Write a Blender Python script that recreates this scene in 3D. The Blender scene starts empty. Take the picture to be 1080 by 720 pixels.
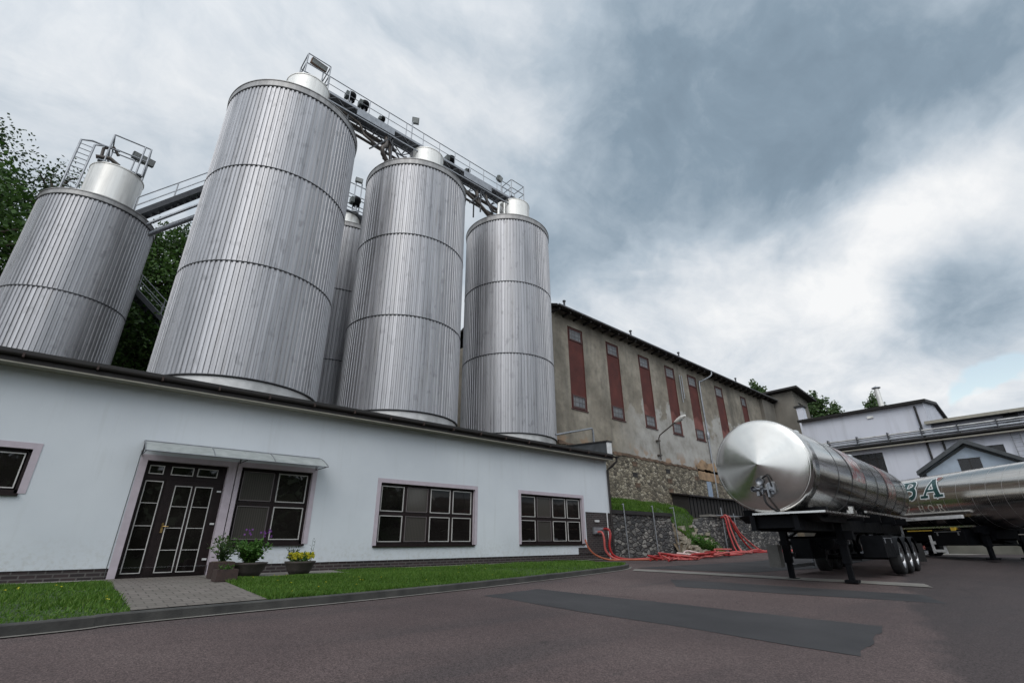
import bpy, bmesh, math, random
from mathutils import Vector, Matrix
PI=math.pi; sin=math.sin; cos=math.cos; R=math.radians
random.seed(7)
scn=bpy.context.scene; COL=scn.collection
# ------------------------------------------------------------------ camera
# world: +X runs along the brewery facade (away to the right), +Y into the yard's far side, +Z up
def nrm(v): return Vector(v).normalized()
Zc=nrm((-11,1184,503)); Xc=Vector((610,-208,503.)); Xc=(Xc-Xc.dot(Zc)*Zc).normalized()
fl=lambda v: Vector((v[0],v[1],-v[2]))
Zb,Xb=fl(Zc),fl(Xc); Yb=Zb.cross(Xb)
RM=Matrix((Xb,Yb,Zb))
cd=bpy.data.cameras.new('camera'); cam=bpy.data.objects.new('camera',cd); COL.objects.link(cam)
cam.matrix_world=Matrix.Translation((0,0,.6))@RM.to_4x4()
cd.sensor_width=36; cd.lens=503/1080*36; cd.clip_end=3000; cd.clip_start=.05
scn.camera=cam
def skydir(px,py): return (RM@Vector((px-540,360-py,-503.))).normalized()

# ------------------------------------------------------------------ materials
class NT:
    def __init__(s,name):
        s.m=bpy.data.materials.new(name); s.m.use_nodes=True; s.t=s.m.node_tree
        s.b=s.t.nodes['Principled BSDF']; s.l=s.t.links
    def n(s,ty,**k):
        n=s.t.nodes.new(ty)
        for a,v in k.items(): setattr(n,a,v)
        return n
    def set(s,sock,v):
        if isinstance(v,bpy.types.NodeSocket): s.l.new(v,sock)
        elif isinstance(v,(tuple,list)) and len(v)==3 and sock.type=='RGBA': sock.default_value=(*v,1)
        else: sock.default_value=v
    def co(s,kind='Object',scale=(1,1,1),rot=(0,0,0),loc=(0,0,0)):
        if kind=='World': o=s.n('ShaderNodeNewGeometry').outputs['Position']
        else: o=s.n('ShaderNodeTexCoord').outputs[kind]
        mp=s.n('ShaderNodeMapping'); s.l.new(o,mp.inputs['Vector'])
        mp.inputs['Scale'].default_value=scale; mp.inputs['Rotation'].default_value=rot; mp.inputs['Location'].default_value=loc
        return mp.outputs[0]
    def noise(s,vec,scale=5,detail=4,rough=.55,dist=0):
        n=s.n('ShaderNodeTexNoise'); s.l.new(vec,n.inputs['Vector'])
        n.inputs['Scale'].default_value=scale; n.inputs['Detail'].default_value=detail
        n.inputs['Roughness'].default_value=rough; n.inputs['Distortion'].default_value=dist
        return n.outputs['Fac']
    def ramp(s,f,stops):
        n=s.n('ShaderNodeValToRGB'); s.l.new(f,n.inputs[0]); e=n.color_ramp.elements
        while len(e)<len(stops): e.new(.5)
        for el,(p,c) in zip(e,stops):
            el.position=p; el.color=(*c,1) if isinstance(c,(tuple,list)) else (c,c,c,1)
        return n.outputs[0]
    def mix(s,f,a,b,mode='MIX'):
        n=s.n('ShaderNodeMix',data_type='RGBA',blend_type=mode)
        s.set(n.inputs[0],f); s.set(n.inputs[6],a); s.set(n.inputs[7],b); return n.outputs[2]
    def math(s,op,a,b=0.,c=None):
        n=s.n('ShaderNodeMath',operation=op); s.set(n.inputs[0],a); s.set(n.inputs[1],b)
        if c is not None: s.set(n.inputs[2],c)
        return n.outputs[0]
    def mr(s,f,a,b,c=0.,d=1.):
        n=s.n('ShaderNodeMapRange'); s.set(n.inputs[0],f)
        for i,v in enumerate((a,b,c,d)): n.inputs[i+1].default_value=v
        return n.outputs[0]
    def sep(s,vec):
        n=s.n('ShaderNodeSeparateXYZ'); s.l.new(vec,n.inputs[0]); return n.outputs
    def bump(s,h,strength=.3,dist=.02,prev=None):
        n=s.n('ShaderNodeBump'); n.inputs['Strength'].default_value=strength; n.inputs['Distance'].default_value=dist
        s.l.new(h,n.inputs['Height'])
        if prev: s.l.new(prev,n.inputs['Normal'])
        s.l.new(n.outputs[0],s.b.inputs['Normal']); return n.outputs[0]
    def out(s,col=None,rough=None,metal=None,spec=None,**k):
        if col is not None: s.set(s.b.inputs['Base Color'],col)
        if rough is not None: s.set(s.b.inputs['Roughness'],rough)
        if metal is not None: s.set(s.b.inputs['Metallic'],metal)
        if spec is not None: s.set(s.b.inputs['Specular IOR Level'],spec)
        for a,v in k.items(): s.set(s.b.inputs[a.replace('_',' ')],v)
        return s.m
def simple(name,col,rough=.6,metal=0,var=.15,scale=6,bump=0,spec=.5,coat=0):
    t=NT(name); c=t.co('Object'); f=t.noise(c,scale,5)
    a=tuple(x*(1-var) for x in col); b=tuple(min(1,x*(1+var)) for x in col)
    k=t.ramp(f,[(.3,a),(.7,b)])
    if bump: t.bump(t.noise(c,scale*6,4),bump,.01)
    r=t.mr(f,.3,.7,max(.02,rough-.08),min(1,rough+.08))
    return t.out(k,r,metal,spec,Coat_Weight=coat)
M={}
# white plaster with faint dirt and rain streaks
t=NT('white_plaster'); c=t.co('World'); f1=t.noise(c,.5,5); f2=t.noise(t.co('World',(6,6,.5)),1,4); f3=t.noise(c,14,4)
k=t.ramp(f1,[(.3,(.57,.60,.635)),(.7,(.65,.68,.71))]); k=t.mix(t.mr(f2,.56,.8,0,.30),k,(.46,.47,.46))
z=t.sep(c)[2]; k=t.mix(t.math('MULTIPLY',t.mr(z,.2,.9,1,0),t.mr(f3,.45,.7,0,.42)),k,(.42,.41,.37))
t.bump(t.noise(c,60,4),.25,.006); M['plaster']=t.out(k,.85)
t=NT('white_factory_plaster'); c=t.co('World'); f1=t.noise(c,.25,5); f2=t.noise(t.co('World',(2,2,.15)),1,5)
k=t.ramp(f1,[(.3,(.55,.56,.62)),(.7,(.64,.65,.71))]); k=t.mix(t.mr(f2,.5,.75,0,.4),k,(.36,.36,.38)); M['plaster2']=t.out(k,.85)
M['lilac']=simple('lilac_plaster',(.46,.40,.44),.8,var=.08,bump=.2)
M['wood']=simple('dark_brown_wood',(.014,.008,.008),.5,var=.3,scale=12,spec=.25)
M['sash']=simple('pale_sash_paint',(.50,.48,.46),.45,var=.1)
M['sashdim']=simple('dim_sash_paint',(.13,.11,.11),.45,var=.1)
M['gold']=simple('brass',(.6,.4,.15),.3,1)
t=NT('window_glass'); c=t.co('World'); f=t.noise(c,.7,3); t.bump(t.noise(c,1.6,2),.06,.05)
M['glass']=t.out(t.ramp(f,[(.35,(.006,.005,.005)),(.7,(.018,.015,.014))]),.02,0,.75)
t=NT('blind_behind_glass'); c=t.co('World'); s=t.sep(c); w=t.n('ShaderNodeTexWave',bands_direction='X'); t.l.new(c,w.inputs[0]); w.inputs['Scale'].default_value=6; w.inputs['Distortion'].default_value=1.5
M['blind']=t.out(t.mix(w.outputs['Fac'],(.05,.046,.042),(.075,.068,.06)),.12,0,.5)
def bricktex(t,vec,c1,c2,mort,scale=1,bw=.24,bh=.075,ms=.012):
    b=t.n('ShaderNodeTexBrick'); t.l.new(vec,b.inputs['Vector'])
    for n_,v in (('Color1',c1),('Color2',c2),('Mortar',mort)): t.set(b.inputs[n_],v)
    b.inputs['Scale'].default_value=scale; b.inputs['Brick Width'].default_value=bw; b.inputs['Row Height'].default_value=bh
    b.inputs['Mortar Size'].default_value=ms; b.inputs['Bias'].default_value=0; return b
t=NT('dark_brick'); c=t.co('World'); s=t.sep(c); cb=t.n('ShaderNodeCombineXYZ'); t.l.new(t.math('ADD',s[0],s[1]),cb.inputs[0]); t.l.new(s[2],cb.inputs[1])
b=bricktex(t,cb.outputs[0],(.018,.012,.013),(.040,.024,.024),(.10,.09,.085)); t.bump(b.outputs['Fac'],-.6,.01)
M['brick']=t.out(t.mix(t.mr(t.noise(c,9),.4,.7,0,.4),b.outputs['Color'],(.02,.018,.02)),.6)
# corrugated steel
def steel(name,base,rough,metal,streak=1,seed=0):
    t=NT(name); c=t.co('Object',loc=(seed,seed,0)); v=t.co('Object',(2.4,2.4,.16),loc=(seed,0,0)); f=t.noise(v,1,6,.6)
    k=t.ramp(f,[(.28,tuple(x*.62 for x in base)),(.5,base),(.75,tuple(min(1,x*1.22) for x in base))])
    f2=t.noise(c,1.7,4); k=t.mix(t.mr(f2,.62,.74,0,.35*streak),k,tuple(x*.42 for x in base))
    fr=t.noise(t.co('Object',(7,7,.02),loc=(seed,2,0)),1,2); k=t.mix(t.mr(fr,.35,.68,0,.55*streak),k,tuple(x*.55 for x in base))
    fsp=t.noise(t.co('Object',(3.2,3.2,1.9)),1,2); k=t.mix(t.mr(fsp,.60,.70,0,.40*streak),k,tuple(x*.45 for x in base))
    f3=t.noise(t.co('Object',(5,5,.35)),1,4); k=t.mix(t.mr(f3,.58,.75,0,.35*streak),k,(.23,.21,.19))
    t.bump(t.noise(t.co('Object',(1.5,1.5,.5)),1,3),.25,.05)
    return t.out(k,t.mr(f,.3,.7,rough-.07,rough+.12),metal)
M['corr']=steel('corrugated_steel_sheet',(.435,.43,.445),.47,.75)
M['rim']=steel('weathered_steel_rim',(.36,.35,.345),.5,.6)
M['neck']=steel('smooth_stainless_sheet',(.86,.84,.80),.42,.25,.4)
M['skirt']=simple('pale_steel_skirt',(.48,.47,.46),.45,.5,.3,1.5)
M['seam']=simple('dark_seam',(.06,.06,.065),.6,.5)
M['galv']=simple('galvanised_steel',(.30,.31,.33),.45,.7,.2,5)
M['dsteel']=simple('dark_painted_steel',(.06,.062,.068),.5,.4,.3,5)
M['grating']=simple('walkway_grating',(.20,.215,.235),.55,.6,.25,20)
M['pipe']=simple('rusty_brown_pipe',(.10,.085,.075),.5,.4,.35,6)
M['lamp']=simple('lamp_housing_grey',(.09,.10,.095),.5,.2,.3)
M['lampglass']=simple('lamp_glass',(.35,.36,.35),.15,0)
M['rustlamp']=simple('rusty_lamp_housing',(.16,.09,.05),.6,.2,.4)
# tanker steel
t=NT('polished_tanker_steel'); c=t.co('Object',(.5,9,9)); f=t.noise(c,2,4); t.bump(t.noise(t.co('Object',(.8,.6,.6)),1.4,2),.10,.06)
M['tanker']=t.out(t.ramp(f,[(.3,(.50,.48,.45)),(.7,(.60,.58,.55))]),t.mr(f,.3,.7,.14,.24),1)
t=NT('brushed_head_steel'); c=t.co('Object',(4,1,1)); f=t.noise(c,4,5)
M['head']=t.out(t.ramp(f,[(.3,(.645,.62,.58)),(.7,(.685,.66,.62))]),t.mr(f,.3,.7,.19,.22),1)
M['bright']=simple('bright_aluminium',(.75,.74,.72),.25,1,.1)
M['black']=simple('black_chassis_paint',(.004,.0045,.006),.55,0,.4,5,spec=.12)
M['rubber']=simple('tyre_rubber',(.014,.014,.015),.75,0,.3,10,.2)
M['rimsteel']=simple('wheel_rim_steel',(.32,.32,.33),.35,.8)
M['mudflap']=simple('grey_mudflap',(.12,.115,.105),.7)
M['yellow']=simple('yellow_paint',(.55,.36,.04),.5)
M['whitep']=simple('white_paint',(.62,.62,.62),.5)
M['green_letter']=simple('dark_green_lettering',(.012,.055,.055),.35,var=.1)
M['white_letter']=simple('white_lettering',(.70,.72,.72),.35,var=.05)
M['gold_letter']=simple('dull_silver_lettering',(.62,.58,.52),.5,var=.1)
M['emblem']=simple('brown_red_emblem',(.22,.09,.08),.4,var=.5,scale=30)
t=NT('red_printed_film'); c=t.co('Object'); f=t.noise(c,3.5,6,.7,1.2)
m1=t.mr(t.noise(c,2.6,6,.7,1.5),.47,.53,0,1); M['redfilm']=t.out(t.mix(m1,(.55,.53,.50),t.ramp(f,[(.36,(.16,.03,.025)),(.5,(.30,.06,.05)),(.62,(.50,.34,.31))])),.22,t.math('SUBTRACT',1.,t.math('MULTIPLY',m1,.75)))
# old plaster
t=NT('old_factory_plaster'); c=t.co('World'); s=t.sep(c)
f=t.noise(c,.35,6,.6); k=t.ramp(f,[(.3,(.13,.112,.088)),(.48,(.245,.215,.172)),(.66,(.35,.312,.255))])
f5=t.noise(c,2.2,6,.65); k=t.mix(t.mr(f5,.45,.7,0,.45),k,(.10,.093,.075))
fv=t.noise(t.co('World',(.9,.9,.12)),1,5,.65); k=t.mix(t.mr(fv,.5,.72,0,.55),k,(.075,.072,.062))
# pale re-plastered field low on the wall, edge wandering
wob=t.math('MULTIPLY',t.math('SUBTRACT',t.noise(c,.33,4,.6),.5),11.)
edge=t.math('ADD',t.math('SUBTRACT',10.7,s[2]),wob)
xm=t.mr(t.math('ADD',s[0],t.math('MULTIPLY',wob,.5)),28.0,31.5,0,1)
pm=t.math('MULTIPLY',t.mr(edge,-.1,.35,0,1),xm)
k=t.mix(t.math('MULTIPLY',pm,.85),k,t.ramp(t.noise(c,.9,6,.65),[(.3,(.25,.235,.21)),(.5,(.38,.365,.34)),(.7,(.47,.455,.43))]))
# warm bare patches near the foot
pm2=t.math('MULTIPLY',t.mr(s[2],7.4,6.4,0,1),t.mr(t.noise(c,.8,4),.52,.58,0,1)); k=t.mix(t.math('MULTIPLY',pm2,.8),k,(.30,.18,.10))
t.bump(t.noise(c,5,6,.7),.5,.04); M['oldplaster']=t.out(k,.92)
t=NT('grey_tower_plaster'); c=t.co('World'); f=t.noise(c,.5,6); fv=t.noise(t.co('World',(.8,.8,.1)),1,5)
k=t.ramp(f,[(.3,(.13,.118,.10)),(.7,(.22,.20,.17))]); k=t.mix(t.mr(fv,.5,.75,0,.5),k,(.09,.085,.075)); M['towerplaster']=t.out(k,.9)
t=NT('red_brown_infill'); c=t.co('World'); f=t.noise(c,.9,5); k=t.ramp(f,[(.3,(.065,.016,.013)),(.7,(.115,.028,.021))])
s=t.sep(c); k=t.mix(t.math('MULTIPLY',t.mr(t.math('ADD',s[2],t.math('MULTIPLY',t.noise(c,.5,3),5)),13.2,12.6,0,.45),t.mr(s[0],30,32,0,1)),k,(.30,.12,.10)); k=t.mix(t.mr(t.noise(t.co('World',(1,1,.3)),2.5,6,.7),.55,.75,0,.5),k,(.03,.015,.013)); t.bump(t.noise(c,8,4),.3,.01)
M['redinfill']=t.out(k,.85)
M['redframe']=simple('red_window_frame',(.075,.03,.026),.6)
t=NT('dusty_glass_blocks'); c=t.co('World'); s=t.sep(c); cb=t.n('ShaderNodeCombineXYZ'); t.l.new(s[0],cb.inputs[0]); t.l.new(s[2],cb.inputs[1])
b=bricktex(t,cb.outputs[0],(.10,.105,.115),(.16,.165,.175),(.04,.035,.035),1,.36,.3,.03); b.offset=0
M['dustglass']=t.out(t.mix(t.mr(t.noise(c,2.5),.4,.7,0,.5),b.outputs['Color'],(.12,.11,.10)),.3,0,.5)
# rubble stone
def rubble(name,cols,mort,sc=(2.6,2.6,4.2)):
    t=NT(name); c=t.co('World',sc); wn=t.n('ShaderNodeTexNoise'); t.l.new(c,wn.inputs[0]); wn.inputs['Scale'].default_value=1.2
    vm=t.n('ShaderNodeVectorMath',operation='MULTIPLY_ADD'); t.l.new(wn.outputs['Color'],vm.inputs[0]); vm.inputs[1].default_value=(.5,.5,.5); t.l.new(c,vm.inputs[2])
    v=t.n('ShaderNodeTexVoronoi'); t.l.new(vm.outputs[0],v.inputs['Vector']); v.inputs['Scale'].default_value=1
    e=t.n('ShaderNodeTexVoronoi',feature='DISTANCE_TO_EDGE'); t.l.new(vm.outputs[0],e.inputs['Vector']); e.inputs['Scale'].default_value=1
    r=t.sep(v.outputs['Color'])[0]
    k=t.ramp(r,[(.1,cols[0]),(.45,cols[1]),(.7,cols[2]),(.95,cols[3])])
    k=t.mix(t.mr(t.noise(c,3,4),.4,.7,0,.4),k,cols[0])
    k=t.mix(t.mr(e.outputs['Distance'],.02,.09,1,0),k,mort)
    k=t.mix(t.mr(t.noise(t.co('World'),.45,4),.45,.7,0,.5),k,cols[0])
    h=t.math('ADD',t.mr(e.outputs['Distance'],.0,.16,0,1),t.math('MULTIPLY',t.noise(c,4,4),.4))
    t.bump(h,.9,.06); return t.out(k,.9)
M['rubble']=rubble('ochre_rubble_stone',[(.085,.072,.055),(.23,.195,.14),(.34,.295,.215),(.46,.41,.32)],(.15,.13,.10),(3.2,3.2,5.2))
M['greystone']=rubble('grey_stone_blocks',[(.05,.05,.052),(.12,.115,.11),(.19,.18,.165),(.30,.285,.26)],(.035,.033,.032),(3.3,3.3,6.2))
M['bare']=simple('bare_ochre_wall',(.30,.20,.12),.9,0,.4,2,.6)
M['rock']=simple('broken_rock',(.26,.23,.18),.9,0,.45,2.5,.5)
M['earth']=simple('bare_earth',(.13,.10,.065),.95,0,.35,2,.6)
M['rust']=simple('crumbling_red_brick',(.13,.085,.058),.9,0,.5,3,.6)
M['roofdark']=simple('dark_roofing_felt',(.020,.018,.017),.7,0,.35,3,.2)
M['fascia']=simple('dark_brown_fascia',(.016,.012,.011),.6,0,.35,4)
M['soffit']=simple('pale_eaves_board',(.30,.28,.23),.7,0,.15)
M['slate']=simple('grey_slate_roof',(.055,.06,.065),.6,0,.3,4,.3)
M['hut']=simple('pale_blue_plaster',(.38,.44,.52),.8,0,.12,2,.2)
M['blackwin']=simple('dark_window_opening',(.012,.011,.012),.25,0,.3)
t=NT('asphalt'); c=t.co('World'); f=t.noise(c,.22,6,.6); f2=t.noise(c,70,3,.7); v=t.n('ShaderNodeTexVoronoi'); t.l.new(c,v.inputs[0]); v.inputs['Scale'].default_value=95
k=t.ramp(f,[(.3,(.060,.043,.042)),(.55,(.092,.067,.064)),(.75,(.120,.091,.086))])
fs=t.noise(t.co('World',(.16,.9,1),rot=(0,0,.35)),1,5,.6); k=t.mix(t.mr(fs,.5,.68,0,.5),k,(.042,.038,.039))
s=t.sep(c); wob=t.math('MULTIPLY',t.math('SUBTRACT',t.noise(c,.5,5),.5),4.)
stain=t.mr(t.math('ADD',t.math('SUBTRACT',t.math('MULTIPLY',s[0],.24),s[1]),t.math('MULTIPLY',wob,.55)),.35,.62,0,1)
k=t.mix(t.math('MULTIPLY',stain,.62),k,(.034,.029,.030))
ck=t.n('ShaderNodeTexVoronoi',feature='DISTANCE_TO_EDGE'); cwn=t.n('ShaderNodeTexNoise'); t.l.new(c,cwn.inputs[0]); cwn.inputs['Scale'].default_value=1.3; cva=t.n('ShaderNodeVectorMath',operation='MULTIPLY_ADD'); t.l.new(cwn.outputs['Color'],cva.inputs[0]); cva.inputs[1].default_value=(1.3,1.3,0); t.l.new(c,cva.inputs[2]); t.l.new(cva.outputs[0],ck.inputs[0]); ck.inputs['Scale'].default_value=.32
k=t.mix(t.math('MULTIPLY',t.mr(ck.outputs['Distance'],.002,.012,1,0),t.mr(t.noise(c,.25,3),.50,.60,0,.55)),k,(.02,.018,.018))
sp=t.noise(c,1.7,5,.6); k=t.mix(t.mr(sp,.66,.74,0,.5),k,(.030,.027,.027))
gr=t.mr(t.sep(v.outputs['Color'])[1],.15,.95,.55,1.55)
k=t.mix(1.,k,gr,'MULTIPLY'); k=t.mix(t.mr(f2,.6,.8,0,.35),k,(.16,.145,.14))
t.bump(f2,.55,.006); M['asphalt']=t.out(k,t.mr(f,.3,.7,.78,.92),0,.3)
t=NT('dark_asphalt_patch'); c=t.co('World'); f=t.noise(c,.8,6); f2=t.noise(c,80,3,.7)
k=t.ramp(f,[(.3,(.030,.029,.031)),(.7,(.050,.048,.050))]); k=t.mix(t.mr(f2,.55,.8,0,.4),k,(.09,.09,.095)); t.bump(f2,.5,.005)
M['asphalt2']=t.out(k,.8,0,.3)
t=NT('concrete'); c=t.co('World'); f=t.noise(c,1.5,6); k=t.ramp(f,[(.3,(.14,.13,.115)),(.7,(.23,.215,.195))]); t.bump(t.noise(c,30,4),.4,.01); M['concrete']=t.out(k,.9)
t=NT('kerb_stone'); c=t.co('World'); f=t.noise(c,3,6); k=t.ramp(f,[(.3,(.032,.031,.030)),(.7,(.075,.072,.066))]); t.bump(t.noise(c,30,4),.5,.01); M['kerb']=t.out(k,.9)
t=NT('low_wall_concrete'); c=t.co('World'); f=t.noise(c,1,6); k=t.ramp(f,[(.3,(.10,.098,.082)),(.7,(.17,.165,.14))]); M['lowconc']=t.out(k,.9)
t=NT('block_paving'); c=t.co('World',rot=(0,0,.02)); b=bricktex(t,c,(.13,.112,.098),(.175,.152,.135),(.06,.052,.046),1,.22,.22,.010); t.bump(b.outputs['Fac'],-.5,.01)
M['paver']=t.out(t.mix(t.mr(t.noise(c,1.3,5),.4,.7,0,.5),b.outputs['Color'],(.13,.12,.10)),.9)
t=NT('lawn_soil'); c=t.co('World'); M['lawn']=t.out(t.ramp(t.noise(c,6,5),[(.3,(.018,.035,.008)),(.7,(.04,.075,.016))]),.95)
def leafmat(name,a,b,c_,tr=.25):
    t=NT(name); oi=t.n('ShaderNodeNewGeometry').outputs['Random Per Island']
    k=t.ramp(oi,[(0,a),(.5,b),(1,c_)]); k=t.mix(t.mr(t.noise(t.co('Object'),.5,3),.35,.7,0,.55),k,a)
    t.out(k,.55,0,.3)
    ts=t.n('ShaderNodeBsdfTranslucent'); t.l.new(k,ts.inputs[0]); mx=t.n('ShaderNodeMixShader'); mx.inputs[0].default_value=tr
    t.l.new(t.b.outputs[0],mx.inputs[1]); t.l.new(ts.outputs[0],mx.inputs[2]); t.l.new(mx.outputs[0],t.t.nodes['Material Output'].inputs[0])
    return t.m
M['grassblade']=leafmat('grass_blade',(.045,.105,.010),(.085,.19,.022),(.17,.26,.05),.35)
M['leafdark']=leafmat('dark_leaf',(.014,.034,.009),(.032,.066,.017),(.060,.105,.030))
M['leafmid']=leafmat('mid_leaf',(.034,.080,.014),(.065,.135,.026),(.11,.19,.042))
M['leafpale']=leafmat('pale_leaf',(.04,.08,.025),(.07,.12,.035),(.11,.16,.06))
M['leafherb']=leafmat('herb_leaf',(.03,.09,.012),(.06,.15,.022),(.12,.22,.05))
M['flower_y']=leafmat('yellow_flower',(.42,.38,.02),(.55,.50,.03),(.65,.60,.08))
M['flower_p']=leafmat('purple_flower',(.18,.06,.25),(.26,.09,.36),(.32,.14,.42))
M['bark']=simple('bark',(.07,.055,.04),.9,0,.4,8,.6)
M['pot']=simple('dark_terracotta',(.055,.045,.04),.8,0,.3,6,.3)
M['boxbrick']=simple('brown_brick_planter',(.045,.027,.023),.8,0,.35,12,.4)
M['hose']=simple('red_rubber_hose',(.30,.018,.018),.45,0,.3,5)
M['hose2']=simple('faded_pink_hose',(.44,.09,.08),.5,0,.25,5)
M['whitehose']=simple('whitish_hose',(.55,.42,.40),.5,0,.2,5)
M['hose3']=simple('orange_hose',(.36,.10,.05),.5,0,.25,5)
M['sheet']=None
t=NT('canopy_sheet'); t.out(t.ramp(t.noise(t.co('World'),5,4),[(.3,(.27,.29,.28)),(.7,(.40,.42,.41))]),.35,0,.5,Alpha=.9); M['sheet']=t.m
M['door_blue']=simple('pale_blue_door',(.25,.31,.40),.6)

# ------------------------------------------------------------------ mesh tools
class MB:
    def __init__(s): s.v=[]; s.f=[]; s.sm=[]
    def add(s,vs,fs,smooth=False):
        o=len(s.v); s.v+= [tuple(v) for v in vs]; s.f+=[tuple(i+o for i in f) for f in fs]; s.sm+=[smooth]*len(fs); return s
    def box(s,x0,x1,y0,y1,z0,z1):
        v=[(x,y,z) for x in (x0,x1) for y in (y0,y1) for z in (z0,z1)]
        return s.add(v,[(0,1,3,2),(4,6,7,5),(0,4,5,1),(2,3,7,6),(0,2,6,4),(1,5,7,3)])
    def bar(s,a,b,w,h=None):
        h=h or w; a=Vector(a); b=Vector(b); d=(b-a).normalized(); u=d.cross(Vector((0,0,1)))
        if u.length<.01: u=Vector((1,0,0))
        u.normalize(); w2=u.cross(d); vs=[]
        for p in (a,b):
            for i,j in ((-1,-1),(1,-1),(1,1),(-1,1)): vs.append(p+u*i*w/2+w2*j*h/2)
        return s.add(vs,[(3,2,1,0),(4,5,6,7),(0,1,5,4),(1,2,6,5),(2,3,7,6),(3,0,4,7)])
    def path(s,pts,r,n=8,cap=True):
        pts=[Vector(p) for p in pts]; rr=r if isinstance(r,(list,tuple)) else [r]*len(pts)
        vs=[];u=None
        for i,p in enumerate(pts):
            d=(pts[min(i+1,len(pts)-1)]-pts[max(i-1,0)]).normalized()
            if u is None: u=d.cross(Vector((0,0,1))); u=Vector((1,0,0)) if u.length<.05 else u
            u=(u-d*u.dot(d)).normalized(); w=d.cross(u)
            for k in range(n): a=2*PI*k/n; vs.append(p+(u*cos(a)+w*sin(a))*rr[i])
        fs=[(i*n+k,i*n+(k+1)%n,(i+1)*n+(k+1)%n,(i+1)*n+k) for i in range(len(pts)-1) for k in range(n)]
        s.add(vs,fs,True)
        if cap: o=len(pts)-1; s.add(vs[:n],[tuple(range(n))[::-1]]); s.add(vs[o*n:],[tuple(range(n))])
        return s
    def tube(s,a,b,r,n=8): return s.path([a,b],r,n)
    def lathe(s,prof,n=64,c=(0,0),axis='z',smooth=True):
        # prof: (radius, height) ; axis z: about vertical; axis x: along x with c=(y,z)
        vs=[]
        for (r,h) in prof:
            for k in range(n):
                a=2*PI*k/n
                vs.append((c[0]+r*cos(a),c[1]+r*sin(a),h) if axis=='z' else ((h,c[0]+r*cos(a),c[1]+r*sin(a)) if axis=='x' else (c[0]+r*cos(a),h,c[1]+r*sin(a))))
        fs=[(i*n+k,i*n+(k+1)%n,(i+1)*n+(k+1)%n,(i+1)*n+k) for i in range(len(prof)-1) for k in range(n)]
        return s.add(vs,fs,smooth)
    def prism(s,poly,y0,y1,plane='xz'):
        n=len(poly)
        P=lambda a,b,t: (a,t,b) if plane=='xz' else ((t,a,b) if plane=='yz' else (a,b,t))
        vs=[P(a,b,y0) for a,b in poly]+[P(a,b,y1) for a,b in poly]
        return s.add(vs,[tuple(range(n)),tuple(range(2*n-1,n-1,-1))]+[(i,i+n,(i+1)%n+n,(i+1)%n) for i in range(n)])
    def quad(s,a,b,c,d): return s.add([a,b,c,d],[(0,1,2,3)])
    def build(s,name,mat,parent=None,local=False,loc=None,fix=True):
        me=bpy.data.meshes.new(name)
        if parent is not None and not local: off=wloc(parent)
        elif parent is None:
            if loc is None:
                xs=[v[0] for v in s.v]; ys=[v[1] for v in s.v]; zs=[v[2] for v in s.v]
                loc=((min(xs)+max(xs))/2,(min(ys)+max(ys))/2,min(zs))
            off=Vector(loc)
        else: off=Vector((0,0,0))
        me.from_pydata([(v[0]-off[0],v[1]-off[1],v[2]-off[2]) for v in s.v],[],s.f)
        me.polygons.foreach_set('use_smooth',s.sm)
        me.materials.append(mat)
        if fix and len(s.f)<60000:
            bm=bmesh.new(); bm.from_mesh(me); bmesh.ops.recalc_face_normals(bm,faces=bm.faces); bm.to_mesh(me); bm.free()
        me.update()
        o=bpy.data.objects.new(name,me); COL.objects.link(o)
        if parent is not None: o.parent=parent
        else: o.location=off
        o['_w']=[float(q) for q in (off if not (parent is not None and local) else (0,0,0))]
        return o
def wloc(o): return Vector(o['_w'])
def tag(o,label=None,cat=None,group=None,kind=None):
    if label: o['label']=label
    if cat: o['category']=cat
    if group: o['group']=group
    if kind: o['kind']=kind
    return o
def thing(name,label,cat,loc,rotz=0,group=None):
    o=bpy.data.objects.new(name,None); COL.objects.link(o); o.location=loc; o.rotation_euler=(0,0,rotz)
    o['_w']=[float(q) for q in loc]; o.empty_display_size=.3
    return tag(o,label,cat,group)
def kids(o): return [c for c in bpy.data.objects if c.parent==o]
def copy_tree(o,parent=None):
    c=o.copy(); COL.objects.link(c)
    if parent is not None: c.parent=parent
    for ch in kids(o): copy_tree(ch,c)
    return c
# ground height: the yard falls away from the brewery wall, levels out far right
W=13.46; SL=.047
def gz(x,y):
    z=SL*(min(max(y,-14),W)-W); k=min(max((x-21.5)/8,0),1); k=k*k*(3-2*k)
    return z*(1-.85*k)
def smooth_pts(P,n=8):
    P=[Vector(p) for p in P]; out=[]
    for i in range(len(P)-1):
        p0=P[max(i-1,0)];p1=P[i];p2=P[i+1];p3=P[min(i+2,len(P)-1)]
        for k in range(n):
            t=k/n; out.append(.5*((2*p1)+(p2-p0)*t+(2*p0-5*p1+4*p2-p3)*t*t+(3*p1-p0-3*p2+p3)*t**3))
    return out+[P[-1]]

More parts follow.
